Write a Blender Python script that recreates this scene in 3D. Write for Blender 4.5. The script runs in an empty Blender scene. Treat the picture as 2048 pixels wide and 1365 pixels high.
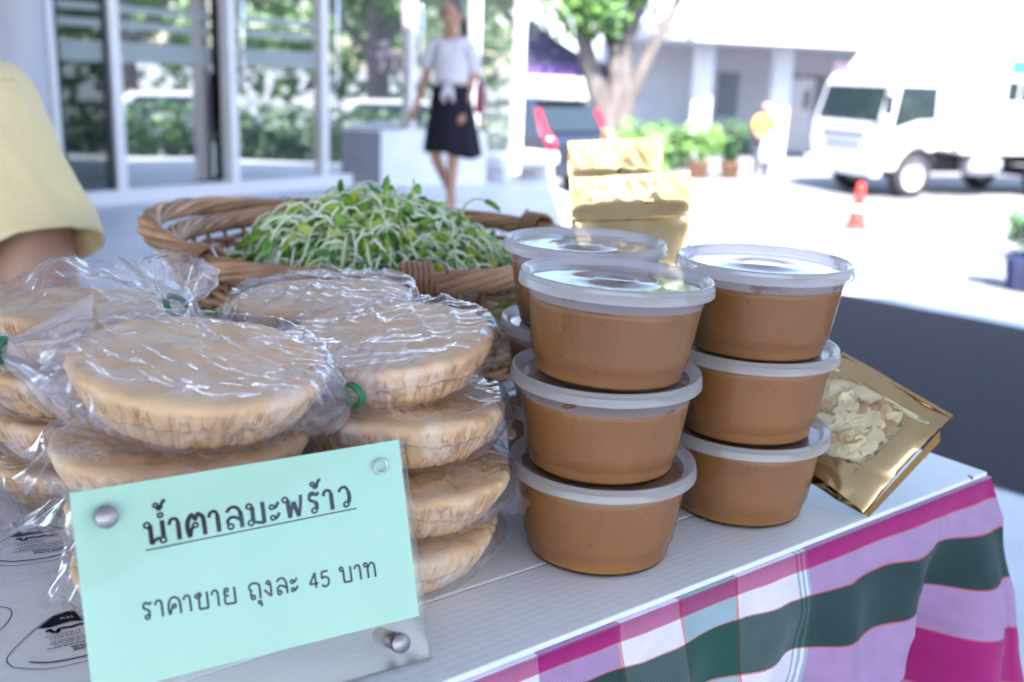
import bpy, bmesh, math, random
from mathutils import Vector, Matrix, noise, Quaternion
R = math.radians
rnd = random.Random(7)
scene = bpy.context.scene
col = scene.collection

# ------------------------------------------------------------------ camera, sky, sun, exposure
TH, ROLL, EYE = R(15), R(2.4), 1.05
cam_d = bpy.data.cameras.new('camera')
cam = bpy.data.objects.new('camera', cam_d); col.objects.link(cam); scene.camera = cam
cam_d.sensor_width = 36; cam_d.lens = 2000 / 2048 * 36
cam_d.clip_start = .02; cam_d.clip_end = 900
cam_d.dof.use_dof = True; cam_d.dof.focus_distance = .60; cam_d.dof.aperture_fstop = 6.2
fw = Vector((0, math.cos(TH), -math.sin(TH))); up0 = Vector((0, math.sin(TH), math.cos(TH))); rt0 = Vector((1, 0, 0))
rt = rt0 * math.cos(ROLL) + up0 * math.sin(ROLL); up = up0 * math.cos(ROLL) - rt0 * math.sin(ROLL)
cam.matrix_world = Matrix(((rt.x, up.x, -fw.x, 0), (rt.y, up.y, -fw.y, 0), (rt.z, up.z, -fw.z, EYE), (0, 0, 0, 1)))

SUN_EL, SUN_AZ = R(54), R(168)          # azimuth from +Y towards +X: behind the camera, a little to its right
world = bpy.data.worlds.new('World'); scene.world = world; world.use_nodes = True
wn = world.node_tree.nodes; wl = world.node_tree.links
sky = wn.new('ShaderNodeTexSky'); sky.sky_type = 'NISHITA'; sky.sun_disc = False
sky.sun_elevation = SUN_EL; sky.sun_rotation = SUN_AZ; sky.air_density = 1.0; sky.dust_density = 1.0; sky.ozone_density = 1.0
wn['Background'].inputs[1].default_value = .15
wl.new(sky.outputs[0], wn['Background'].inputs[0])
sun_d = bpy.data.lights.new('sun', 'SUN'); sun_d.energy = 4.3; sun_d.angle = R(.5); sun_d.color = (1, .97, .93)
sun = bpy.data.objects.new('sun', sun_d); col.objects.link(sun)
sd = Vector((math.sin(SUN_AZ) * math.cos(SUN_EL), math.cos(SUN_AZ) * math.cos(SUN_EL), math.sin(SUN_EL)))
sun.rotation_euler = sd.to_track_quat('Z', 'Y').to_euler(); sun.location = sd * 30
scene.view_settings.view_transform = 'Standard'; scene.view_settings.look = 'None'
scene.view_settings.exposure = 2.44; scene.view_settings.gamma = 1
scene.render.engine = 'CYCLES'
cy = scene.cycles
cy.use_denoising = True; cy.max_bounces = 8; cy.transparent_max_bounces = 24; cy.diffuse_bounces = 5
cy.glossy_bounces = 5; cy.transmission_bounces = 6; cy.sample_clamp_indirect = 8; cy.caustics_reflective = False; cy.caustics_refractive = False

# ------------------------------------------------------------------ materials
def C(h):
    h = h.lstrip('#'); o = []
    for i in (0, 2, 4):
        c = int(h[i:i + 2], 16) / 255; o.append(c / 12.92 if c <= .04045 else ((c + .055) / 1.055) ** 2.4)
    return tuple(o) + (1,)
def L(r, g, b): return (r, g, b, 1)
def mat(name, c1, c2=None, rough=.6, metal=0, scale=20, bump=0, bscale=None, sss=0, coat=0, spec=.5, detail=4, lo=.35, hi=.65, stretch=None, coord='Object', trans=0):
    m = bpy.data.materials.new(name); m.use_nodes = True
    n, l = m.node_tree.nodes, m.node_tree.links; b = n['Principled BSDF']
    b.inputs['Base Color'].default_value = c1; b.inputs['Roughness'].default_value = rough; b.inputs['Metallic'].default_value = metal
    b.inputs['Specular IOR Level'].default_value = spec
    if coat: b.inputs['Coat Weight'].default_value = coat; b.inputs['Coat Roughness'].default_value = .08
    if sss:
        b.inputs['Subsurface Weight'].default_value = sss; b.inputs['Subsurface Scale'].default_value = .0016; b.inputs['Subsurface Radius'].default_value = (1, .5, .25)
    if trans: b.inputs['Transmission Weight'].default_value = trans
    if c2 or bump:
        tc = n.new('ShaderNodeTexCoord'); mp = n.new('ShaderNodeMapping'); l.new(tc.outputs[coord], mp.inputs[0])
        if stretch: mp.inputs['Scale'].default_value = stretch
    if c2:
        t = n.new('ShaderNodeTexNoise'); t.inputs['Scale'].default_value = scale; t.inputs['Detail'].default_value = detail
        l.new(mp.outputs[0], t.inputs['Vector'])
        r = n.new('ShaderNodeValToRGB'); r.color_ramp.elements[0].position = lo; r.color_ramp.elements[1].position = hi
        r.color_ramp.elements[0].color = c1; r.color_ramp.elements[1].color = c2
        l.new(t.outputs[0], r.inputs[0]); l.new(r.outputs[0], b.inputs['Base Color'])
    if bump:
        t = n.new('ShaderNodeTexNoise'); t.inputs['Scale'].default_value = bscale or scale; t.inputs['Detail'].default_value = 5
        l.new(mp.outputs[0], t.inputs['Vector'])
        bp = n.new('ShaderNodeBump'); bp.inputs['Strength'].default_value = bump; bp.inputs['Distance'].default_value = .002
        l.new(t.outputs[0], bp.inputs['Height']); l.new(bp.outputs[0], b.inputs['Normal'])
    return m
def film(name, base=.05, fres=.35, rough=.1, milk=.05, milkcol=(.9, .9, .95, 1), tint=(.98, .98, 1, 1), bump=0, bscale=120, gain=.75):
    """thin clear plastic: light passes straight through, with a gloss and a little milkiness"""
    m = bpy.data.materials.new(name); m.use_nodes = True
    n, l = m.node_tree.nodes, m.node_tree.links; n.remove(n['Principled BSDF']); out = n['Material Output']
    tr = n.new('ShaderNodeBsdfTransparent'); tr.inputs[0].default_value = tint
    df = n.new('ShaderNodeBsdfDiffuse'); df.inputs[0].default_value = milkcol
    tl = n.new('ShaderNodeBsdfTranslucent'); tl.inputs[0].default_value = milkcol
    am = n.new('ShaderNodeMixShader'); am.inputs[0].default_value = .55; l.new(df.outputs[0], am.inputs[1]); l.new(tl.outputs[0], am.inputs[2])
    gl = n.new('ShaderNodeBsdfGlossy'); gl.inputs['Roughness'].default_value = rough
    m1 = n.new('ShaderNodeMixShader'); m1.inputs[0].default_value = milk; l.new(tr.outputs[0], m1.inputs[1]); l.new(am.outputs[0], m1.inputs[2])
    lw = n.new('ShaderNodeLayerWeight'); lw.inputs[0].default_value = fres
    ma = n.new('ShaderNodeMath'); ma.operation = 'MULTIPLY_ADD'; ma.inputs[1].default_value = gain; ma.inputs[2].default_value = base; ma.use_clamp = True
    l.new(lw.outputs['Fresnel'], ma.inputs[0])
    m2 = n.new('ShaderNodeMixShader'); l.new(ma.outputs[0], m2.inputs[0]); l.new(m1.outputs[0], m2.inputs[1]); l.new(gl.outputs[0], m2.inputs[2])
    l.new(m2.outputs[0], out.inputs[0])
    if bump:
        t = n.new('ShaderNodeTexNoise'); t.inputs['Scale'].default_value = bscale; t.inputs['Detail'].default_value = 2
        tc = n.new('ShaderNodeTexCoord'); l.new(tc.outputs['Object'], t.inputs['Vector'])
        bp = n.new('ShaderNodeBump'); bp.inputs['Strength'].default_value = bump; bp.inputs['Distance'].default_value = .002
        l.new(t.outputs[0], bp.inputs['Height']); l.new(bp.outputs[0], gl.inputs['Normal']); l.new(bp.outputs[0], lw.inputs['Normal'])
    return m
def objvar(m, amt):
    n, l = m.node_tree.nodes, m.node_tree.links; b = n['Principled BSDF']; src = b.inputs['Base Color'].links[0].from_socket
    oi = n.new('ShaderNodeObjectInfo'); mr = n.new('ShaderNodeMapRange'); mr.inputs['To Min'].default_value = 1 - amt; mr.inputs['To Max'].default_value = 1 + amt; l.new(oi.outputs['Random'], mr.inputs['Value'])
    h = n.new('ShaderNodeHueSaturation'); l.new(mr.outputs[0], h.inputs['Value']); l.new(src, h.inputs['Color']); l.new(h.outputs[0], b.inputs['Base Color']); return m
M = {}
M['lot'] = mat('sunlit concrete', L(.17, .175, .19), L(.27, .275, .29), .9, scale=.5, detail=8, bump=.2, bscale=60)
M['terrace'] = mat('pale terrace tile', L(.50, .51, .55), L(.58, .59, .63), .45, scale=3, bump=.05, bscale=90)
M['carpet'] = mat('dark carpet', L(.040, .036, .042), L(.072, .065, .075), .95, scale=160, bump=.6, bscale=420, spec=.1)
M['white_paint'] = mat('white painted render', L(.72, .72, .76), L(.80, .80, .82), .6, scale=4)
M['building_paint'] = mat('pale lilac concrete', L(.54, .54, .59), L(.60, .60, .65), .7, scale=1.2, detail=6)
M['concrete'] = mat('lilac grey plaster column', L(.46, .44, .48), L(.54, .52, .56), .7, scale=5, bump=.1, bscale=50, stretch=(1, 1, .3))
M['alu'] = mat('pale aluminium frame', L(.82, .78, .82), None, .4, .1)
M['dark_frame'] = mat('dark gasket', L(.04, .05, .06), None, .5)
M['shade_grille_grey'] = mat('grey for plinth shade and grille', L(.16, .16, .20), L(.19, .19, .23), .6, scale=6)  # grey for the plinth's painted shade and the truck grille
M['frost'] = film('frosted band', base=.03, fres=.2, rough=.5, milk=.75, milkcol=(.75, .82, .82, 1))
M['interior_floor'] = mat('dark polished floor', L(.10, .12, .14), L(.15, .17, .19), .15, scale=2)
M['interior_wall'] = mat('dark interior panel', L(.06, .07, .07), L(.10, .10, .07), .6, scale=1.5)
M['black'] = mat('black fabric', L(.012, .012, .016), None, .8)
M['chrome'] = mat('chrome tube', L(.75, .75, .78), None, .12, 1)
M['purple_fabric'] = mat('purple chair fabric', L(.10, .03, .20), L(.14, .05, .26), .8, scale=60)
g = film('pane glass', base=.60, fres=.5, rough=.01, milk=.24, milkcol=(.78, .86, .92, 1), tint=(.80, .90, .90, 1)); M['glass'] = g
M['glass_clear'] = film('plain clear pane glass', base=.06, fres=.3, rough=.01, milk=.02, tint=(.80, .90, .90, 1))
M['pale_glass'] = mat('light grey blue window', L(.22, .24, .28), None, .15)  # even light grey-blue base colour for the far windows
M['car_glass'] = mat('dark car glass', L(.02, .03, .035), None, .04, spec=.8)
M['truck_white'] = mat('white truck paint', L(.58, .58, .62), None, .3, coat=.6)
M['tyre'] = mat('tyre rubber', L(.03, .03, .035), None, .85)
M['steel'] = mat('painted wheel steel', L(.45, .45, .50), None, .45)
M['navy'] = mat('dark navy car paint', L(.012, .014, .030), None, .2, coat=1)
M['red_lamp'] = mat('red lamp plastic', L(.55, .01, .03), None, .15, coat=1)
M['plate'] = mat('pale plate', L(.7, .7, .72), None, .5)
M['under'] = mat('dark chassis', L(.03, .03, .04), None, .7)
M['cone'] = mat('orange red cone plastic', L(.72, .05, .04), None, .5)
M['cone_white'] = mat('white reflective band', L(.8, .8, .82), None, .4)
M['tent'] = mat('purple canopy cloth', L(.045, .035, .07), L(.065, .05, .095), .8, scale=3)
M['bark'] = mat('grey brown bark', L(.09, .075, .07), L(.17, .145, .14), .95, scale=6, bump=1, bscale=14, stretch=(1, 1, .25))
M['leaf_a'] = mat('green leaf', L(.045, .12, .025), L(.09, .20, .04), .5, scale=2)
M['leaf_b'] = mat('light green leaf', L(.12, .26, .05), L(.19, .34, .08), .5, scale=2)
M['leaf_c'] = mat('dark green leaf', L(.022, .065, .03), L(.04, .10, .04), .5, scale=2)
M['pot_brown'] = mat('terracotta pot', L(.30, .16, .10), L(.36, .20, .13), .8, scale=8)
M['pot_blue'] = mat('glazed blue pot', L(.02, .03, .16), None, .2, coat=1)
M['soil'] = mat('dark soil', L(.03, .022, .018), None, 1)
M['skin'] = mat('brown skin', L(.36, .19, .13), L(.40, .22, .155), .5, scale=12, sss=.15)
M['skin_pale'] = mat('light brown skin', L(.46, .26, .19), L(.50, .29, .22), .5, scale=9, sss=.2)
M['hair'] = mat('black brown hair', L(.012, .009, .009), None, .4)
M['blouse'] = mat('white grey blouse', L(.50, .49, .56), L(.58, .57, .63), .8, scale=14)
M['skirt'] = mat('black skirt cloth', L(.010, .010, .018), None, .85, spec=.2)
M['maroon'] = mat('maroon bag leather', L(.16, .02, .04), None, .5)
M['shoe'] = mat('dark shoe', L(.03, .025, .025), None, .4)
M['lip'] = mat('lip', L(.35, .09, .09), None, .4)
M['eye'] = mat('eye dark', L(.015, .01, .01), None, .2)
M['cream_shirt'] = mat('pale yellow knit shirt', L(.72, .58, .33), L(.77, .63, .38), .85, scale=400, bump=.15, bscale=900)
M['orange_shirt'] = mat('orange yellow shirt', L(.75, .38, .05), L(.8, .45, .08), .8, scale=6)
M['trouser'] = mat('grey trousers', L(.09, .09, .11), None, .85)
M['pink_cap'] = mat('pink cap', L(.65, .25, .3), None, .8)

# ------------------------------------------------------------------ mesh helpers
class MB:
    def __init__(s): s.v = []; s.f = []; s.m = []; s.sm = []; s.uv = []
    def add(s, vs, fs, mi=0, smooth=False):
        o = len(s.v); s.v += [tuple(v) for v in vs]; s.f += [tuple(i + o for i in f) for f in fs]
        s.m += [mi] * len(fs); s.sm += [smooth] * len(fs); return s
    def box(s, c, d, rz=0, mi=0, taper=1, rot=None):
        x, y, z = d[0] / 2, d[1] / 2, d[2] / 2; q = Matrix.Rotation(rz, 3, 'Z') if rot is None else rot
        vs = []
        for sz, t in ((-1, 1), (1, taper)):
            for sx, sy in ((-1, -1), (1, -1), (1, 1), (-1, 1)): vs.append(Vector(c) + q @ Vector((sx * x * t, sy * y * t, sz * z)))
        return s.add(vs, [(3, 2, 1, 0), (4, 5, 6, 7), (0, 1, 5, 4), (1, 2, 6, 5), (2, 3, 7, 6), (3, 0, 4, 7)], mi)
    def lathe(s, prof, n=32, mi=0, c=(0, 0, 0), smooth=True, cap=False, fn=None):
        vs = []; fs = []; k = len(prof)
        for i in range(n):
            a = 2 * math.pi * i / n
            for j, (r, z) in enumerate(prof):
                dr, dz = fn(a, j, r, z) if fn else (0, 0)
                vs.append((c[0] + (r + dr) * math.cos(a), c[1] + (r + dr) * math.sin(a), c[2] + z + dz))
        for i in range(n):
            i2 = (i + 1) % n
            for j in range(k - 1): fs.append((i * k + j, i2 * k + j, i2 * k + j + 1, i * k + j + 1))
        s.add(vs, fs, mi, smooth)
        return s
    def tube(s, pts, rad, n=6, mi=0, smooth=True, caps=True, closed=False):
        pts = [Vector(p) for p in pts]; k = len(pts); vs = []; fs = []
        rs = rad if isinstance(rad, (list, tuple)) else [rad] * k
        nrm = None
        for i, p in enumerate(pts):
            if closed: t = pts[(i + 1) % k] - pts[i - 1]
            else: t = pts[min(i + 1, k - 1)] - pts[max(i - 1, 0)]
            if t.length < 1e-9: t = Vector((0, 0, 1))
            t.normalize()
            if nrm is None: nrm = t.orthogonal().normalized()
            else:
                nrm = nrm - t * nrm.dot(t)
                nrm = nrm.normalized() if nrm.length > 1e-6 else t.orthogonal().normalized()
            b = t.cross(nrm)
            for q in range(n):
                a = 2 * math.pi * q / n; vs.append(p + (nrm * math.cos(a) + b * math.sin(a)) * rs[i])
        for i in range(k if closed else k - 1):
            i2 = (i + 1) % k
            for q in range(n): fs.append((i * n + q, i * n + (q + 1) % n, i2 * n + (q + 1) % n, i2 * n + q))
        if caps and not closed: fs += [tuple(reversed(range(n))), tuple(range((k - 1) * n, k * n))]
        return s.add(vs, fs, mi, smooth)
    def ball(s, c, r, n=12, m=8, mi=0):
        r = r if isinstance(r, (tuple, list)) else (r, r, r); vs = []; fs = []
        for j in range(m + 1):
            p = math.pi * j / m
            for i in range(n):
                a = 2 * math.pi * i / n
                vs.append((c[0] + r[0] * math.sin(p) * math.cos(a), c[1] + r[1] * math.sin(p) * math.sin(a), c[2] + r[2] * math.cos(p)))
        for j in range(m):
            for i in range(n): fs.append((j * n + i, (j + 1) * n + i, (j + 1) * n + (i + 1) % n, j * n + (i + 1) % n))
        return s.add(vs, fs, mi, True)
    def prism(s, poly, z0, z1, mi=0):
        n = len(poly); vs = [(x, y, z0) for x, y in poly] + [(x, y, z1) for x, y in poly]
        return s.add(vs, [tuple(reversed(range(n))), tuple(range(n, 2 * n))] + [(i, (i + 1) % n, n + (i + 1) % n, n + i) for i in range(n)], mi)
    def grid(s, nu, nv, fn, mi=0, smooth=True, wrap=False):
        vs = [fn(i / (nu if wrap else nu - 1), j / (nv - 1)) for i in range(nu) for j in range(nv)]
        fs = [(i * nv + j, ((i + 1) % nu) * nv + j, ((i + 1) % nu) * nv + j + 1, i * nv + j + 1) for i in range(nu if wrap else nu - 1) for j in range(nv - 1)]
        return s.add(vs, fs, mi, smooth)
    def mesh(s, name, mats):
        me = bpy.data.meshes.new(name); me.from_pydata(s.v, [], s.f)
        for m in (mats if isinstance(mats, (list, tuple)) else [mats]): me.materials.append(m)
        me.polygons.foreach_set('material_index', s.m); me.polygons.foreach_set('use_smooth', s.sm); me.update()
        return me
    def build(s, name, mats, parent=None, **kw):
        return obj(name, s.mesh(name, mats), parent, **kw)
def obj(name, me, parent=None, loc=None, rot=None):
    o = bpy.data.objects.new(name, me); col.objects.link(o)
    if parent is not None: o.parent = parent
    if loc is not None: o.location = loc
    if rot is not None: o.rotation_euler = rot
    return o
def tag(o, label=None, cat=None, group=None, kind=None):
    if label: o['label'] = label
    if cat: o['category'] = cat
    if group: o['group'] = group
    if kind: o['kind'] = kind
    return o
def thing(name, label, cat, loc=(0, 0, 0), rz=0, group=None, rot=None):
    o = bpy.data.objects.new(name, None); col.objects.link(o); o.location = loc; o.rotation_euler = rot or (0, 0, rz)
    o.empty_display_size = .05
    return tag(o, label, cat, group)
def copy_tree(o, parent=None):
    c = o.copy(); col.objects.link(c); c.parent = parent
    for ch in [x for x in bpy.data.objects if x.parent == o]: copy_tree(ch, c)
    return c
def bevel(o, w=.01, n=2):
    m = o.modifiers.new('bevel', 'BEVEL'); m.width = w; m.segments = n; m.limit_method = 'ANGLE'; return o
def nz(x, y=0, z=0, s=1.0): return noise.noise(Vector((x * s, y * s, z * s)))
def ridge(x, y, z): return max(0, 1 - 3.2 * abs(nz(x, y, z))) ** 2
def crom(pts, n=6):
    out = []; k = len(pts)
    for i in range(k - 1):
        p0, p1, p2, p3 = pts[max(i - 1, 0)], pts[i], pts[i + 1], pts[min(i + 2, k - 1)]
        for j in range(n):
            t = j / n
            out.append(tuple(.5 * (2 * b + (c - a) * t + (2 * a - 5 * b + 4 * c - d) * t * t + (3 * b - a - 3 * c + d) * t ** 3) for a, b, c, d in zip(p0, p1, p2, p3)))
    out.append(tuple(pts[-1])); return out
def skin_mesh(verts, edges, radii, sub=2, root=0):
    """one continuous surface grown round a skeleton"""
    me = bpy.data.meshes.new('skel'); me.from_pydata(verts, edges, [])
    o = bpy.data.objects.new('skel', me); col.objects.link(o)
    m = o.modifiers.new('s', 'SKIN'); m.use_smooth_shade = True
    sv = me.skin_vertices[0].data
    for i, r in enumerate(radii):
        sv[i].radius = r if isinstance(r, tuple) else (r, r); sv[i].use_root = (i == root)
    if sub: u = o.modifiers.new('u', 'SUBSURF'); u.levels = sub; u.render_levels = sub
    dg = bpy.context.evaluated_depsgraph_get(); dg.update()
    out = bpy.data.meshes.new_from_object(o.evaluated_get(dg))
    bpy.data.objects.remove(o); bpy.data.meshes.remove(me)
    out.materials.clear()
    return out
def merge(name, meshes, mats):
    bm = bmesh.new()
    for me, mx, mi in meshes:
        n0 = len(bm.faces); v0 = len(bm.verts); bm.from_mesh(me); bm.verts.ensure_lookup_table(); bm.faces.ensure_lookup_table()
        for v in bm.verts[v0:]: v.co = mx @ v.co
        for f in bm.faces[n0:]: f.material_index = mi; f.smooth = True
    me = bpy.data.meshes.new(name); bm.to_mesh(me); bm.free()
    for m in mats: me.materials.append(m)
    return me

# ------------------------------------------------------------------ the setting
def sheet(name, poly, z, m, lab=None):
    b = MB(); n = len(poly); b.add([(x, y, z) for x, y in poly], [tuple(range(n))]); return tag(b.build(name, m), kind='structure')
sheet('ground', [(-400, -400), (400, -400), (400, 500), (-400, 500)], -1.05, M['lot'])
TERR = [(-14, -14), (10, -14), (10, -2.57), (1.2, 5.86), (.9, 7.5), (.36, 9.6), (.36, 12), (-14, 12)]
tag(MB().prism(TERR, -1.3, 0).build('terrace', M['terrace']), kind='structure')
def E_(a, b): return (.72 * a + .69 * b, -.69 * a + .72 * b)
cb = MB().grid(40, 24, lambda p, q: (*E_(-2.95 + 8.6 * p, 2.80 + 2.12 * q), .004 + .004 * max(0, nz(p * 30, q * 8))))
tag(cb.build('carpet_runner', M['carpet']), 'dark charcoal carpet runner laid across the pale terrace floor', 'carpet')
# canopy slab over the terrace; it shades the table
CAN = [(-14, -13), (8, -13), (8, 2.3), (.9, 2.3), (.9, 8.0), (-14, 8.0)]
tag(MB().prism(CAN, 3.7, 4.0).build('canopy_roof', M['white_paint']), kind='structure')
c = thing('concrete_column', 'round lilac grey plaster column beside the glass shopfront', 'column', (-3.16, 6.0, 0))
MB().lathe([(0, 0), (.42, 0), (.42, .12), (.36, .14), (.36, 3.699), (0, 3.699)], 40).build('shaft', M['concrete'], c)

# glass shopfront: a line of tall panes between pale aluminium posts
FP, FD = Vector((-1.755, 9.0, 0)), Vector((.607, .795, 0)).normalized(); FN = Vector((FD.y, -FD.x, 0))
FA = math.atan2(FD.y, FD.x)
fac = thing('glass_shopfront', 'tall glass shopfront with pale metal posts reflecting trees', 'shopfront', FP, FA)
posts = [-4.6, -3.6, -2.45, -1.98, -.974, -.009, 1.09, 2.046, 2.8]
for i, s in enumerate(posts):
    w = .075 if i not in (2,) else .05
    MB().box((s, 0, 1.84), (w, .12, 3.6)).build('post', M['alu'], fac)
    if i in (2, 3, 5, 6): MB().box((s + .058 * (1 if i != 3 else -1), .012, 1.83), (.035, .07, 3.55)).build('gasket', M['dark_frame'], fac)
MB().box((-.9, 0, .05), (7.6, .14, .10)).build('bottom_rail', M['alu'], fac)
MB().box((-.9, 0, 3.62), (7.6, .14, .12)).build('top_rail', M['alu'], fac)
for a, b_ in zip(posts[:-1], posts[1:]):
    aj = R(9) if a == -1.98 else 0
    p = MB().box(((b_ - a) / 2, 0, 1.83), (b_ - a - .08, .012, 3.45)).build('pane', M['glass'] if a > -2.4 else M['glass_clear'], fac, loc=(a, 0, 0), rot=(0, 0, aj))
for a, b_ in zip(posts[:5], posts[1:6]):
    aj = R(9) if a == -1.98 else 0
    for z, h in ((1.08, .14), (1.27, .055), (1.38, .05)):
        MB().box(((b_ - a) / 2, -.011, z), (b_ - a - .09, .004, h)).build('frosted_band', M['frost'], fac, loc=(a, 0, 0), rot=(0, 0, aj))
for s in (-.90, .10, 1.17):     # pull handles
    MB().tube([(s, -.05, .85), (s, -.09, .9), (s, -.09, 1.6), (s, -.05, 1.65)], .016, 8).build('pull_handle', M['chrome'], fac)
# room behind the glass
rm = FP + FD * -.9 - FN * 3.4
tag(MB().box((0, 0, 0), (8.2, 6.6, .01)).build('interior_floor', M['interior_floor'], None, loc=(rm.x, rm.y, .010), rot=(0, 0, FA)), kind='structure')
b = MB(); b.box((0, 3.35, 1.84), (8.2, .1, 3.64)); b.box((-4.1, 0, 1.84), (.1, 6.5, 3.64)); b.box((4.1, 1.6, 1.84), (.1, 3.3, 3.64))
tag(b.build('interior_wall', M['interior_wall'], None, loc=(rm.x, rm.y, 0), rot=(0, 0, FA)), kind='structure')
tag(MB().box((0, 0, 0), (8.4, 6.9, .25)).build('building_roof', M['white_paint'], None, loc=(rm.x, rm.y, 3.82), rot=(0, 0, FA)), kind='structure')
def chair_parts(t, fab, fr, tube=.012):
    bevel(MB().box((0, 0, .44), (.44, .42, .06)).build('seat', fab, t), .02)
    b = MB(); b.grid(9, 7, lambda p, q: ((p - .5) * .42, .21 + .04 * q - .05 * math.sin(math.pi * p), .52 + .40 * q)); 
    k = b.build('backrest', fab, t); so = k.modifiers.new('t', 'SOLIDIFY'); so.thickness = .035
    for sx in (-1, 1):
        MB().tube([(sx * .2, -.19, 0), (sx * .2, -.18, .42)], tube, 8).build('leg', fr, t)
        MB().tube([(sx * .2, .24, 0), (sx * .2, .18, .44), (sx * .215, .22, .60), (sx * .215, .25, .90)], tube, 8).build('leg', fr, t)
    MB().tube([(-.2, -.185, .2), (.2, -.185, .2)], tube * .8, 8).build('stretcher', fr, t)
def cafe_chair(s, d, rz, lab):
    p = FP + FD * s - FN * d
    t = thing('cafe_chair', lab, 'chair', (p.x, p.y, .015), rz, 'chairs behind the shopfront glass'); chair_parts(t, M['black'], M['black']); return t
cafe_chair(-1.55, .9, FA + 2.6, 'black cafe chair inside behind the second glass pane from the column')
cafe_chair(-1.1, 1.9, FA - .6, 'black cafe chair deeper inside, behind the table by the glass')
cafe_chair(.05, .8, FA + 2.9, 'black cafe chair inside, nearest the white plinth')
p = FP + FD * -1.35 - FN * 1.45
t = thing('cafe_table', 'small dark round cafe table inside the glass shopfront', 'table', (p.x, p.y, .015))
MB().lathe([(0, .70), (.36, .70), (.37, .715), (.36, .73), (0, .73)], 28).build('table_top', M['black'], t)
MB().lathe([(0, 0), (.22, 0), (.22, .02), (.035, .04), (.03, .70)], 20).build('pedestal', M['black'], t)

# plinth and step beside the shopfront
t = thing('display_plinth', 'low white plinth with shade painted on one side, behind the walking woman', 'plinth', (-.86, 9.30, 0))
pl = [(-.76, -.10), (-.40, -.09), (.54, .36), (.18, .62)]
b = MB(); b.prism(pl, 0, .50); b.build('plinth_body', M['white_paint'], t)
b = MB(); b.prism([(-.757, -.106), (-.402, -.096), (-.402, -.092), (-.757, -.102)], .01, .495); b.build('shade_panel', M['shade_grille_grey'], t)  # thin grey sheet: shade on the left face put in as colour
t = thing('white_bench', 'low white bench at the end of the glass shopfront', 'bench', (-.04, 10.45, 0), FA)
bevel(MB().box((0, 0, .20), (.95, .42, .12)).build('seat', M['white_paint'], t), .02)
for sx in (-.36, .36): bevel(MB().box((sx, 0, .07), (.10, .38, .14)).build('leg', M['white_paint'], t), .01)

# ------------------------------------------------------------------ trees and plants
def leaf_cloud(b, c, r, n, size, seed, mats=(0, 1), flat=.8, hole=.35):
    q = random.Random(seed); k = 0
    while k < n:
        d = Vector((q.gauss(0, 1), q.gauss(0, 1), q.gauss(0, 1))).normalized(); rr = q.random() ** .45
        p = Vector((d.x * r[0] * rr, d.y * r[1] * rr, d.z * r[2] * rr))
        if nz(p.x * 1.3 / max(r) * 2 + seed, p.y * 2.6 / max(r), p.z * 2.6 / max(r)) < -hole * .35 + .0: 
            if q.random() < .85: k += 1; continue
        p += Vector(c); a = Vector((q.gauss(0, 1), q.gauss(0, 1), q.gauss(0, 1))).normalized(); e = a.orthogonal().normalized()
        f = a.cross(e); s = size * q.uniform(.6, 1.3)
        b.add([p - a * s, p + e * s * .45 + f * s * .12, p + a * s, p - e * s * .45 + f * s * .12], [(0, 1, 2), (0, 2, 3)], q.choice(mats)); k += 1
def make_tree(name, lab, loc, trunks, clumps, leaf=.11, n=900, group=None, seed=1, mats=('leaf_a', 'leaf_b', 'leaf_c')):
    t = thing(name, lab, 'tree', loc, 0, group)
    tb = MB()
    for pts, r0, r1 in trunks:
        pp = crom(pts, 6); k = len(pp); rs = [(r0 + (r1 - r0) * i / (k - 1)) * (1 + .12 * nz(i * .7, seed, r0 * 9)) for i in range(k)]
        tb.tube(pp, rs, 10)
    tb.build('trunk', M['bark'], t)
    cb = MB()
    for i, (c, r) in enumerate(clumps): leaf_cloud(cb, c, r, n, leaf, seed * 31 + i, (0, 0, 1, 2))
    cb.build('crown', [M[m] for m in mats], t); return t
make_tree('street_tree', 'leaning grey trunked tree with forked limbs behind the hedge', (2.35, 24.0, -1.05),
  [([(0, 0, 0), (-.05, 0, 1.0), (-.12, 0, 1.9), (-.15, 0, 2.6), (.1, 0, 3.4), (.55, .2, 4.6)], .42, .16),
   ([(-.12, 0, .6), (-.55, -.1, 1.6), (-.95, -.2, 2.7), (-1.2, -.2, 4.0), (-1.5, 0, 5.2)], .30, .12),
   ([(.0, 0, 1.3), (.5, .1, 2.5), (1.0, .1, 3.6), (1.5, .2, 4.8)], .20, .08),
   ([(-.15, 0, 2.4), (-.6, .2, 3.3), (-1.4, .3, 4.2)], .16, .06)],
  [((-1.5, -.3, 3.7), (1.1, 1, .8)), ((-.6, -.4, 3.6), (.7, .8, .75)), ((-.7, .4, 4.8), (1.4, 1.2, 1.0)), ((.5, .2, 5.3), (1.6, 1.3, 1.0)), ((1.6, .2, 5.4), (1.2, 1.2, .8)), ((-2.4, 0, 5.0), (1.2, 1.2, .9)), ((.1, -.5, 4.2), (.55, .6, .5))],
  leaf=.13, n=800, seed=3)
proto = None
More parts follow.
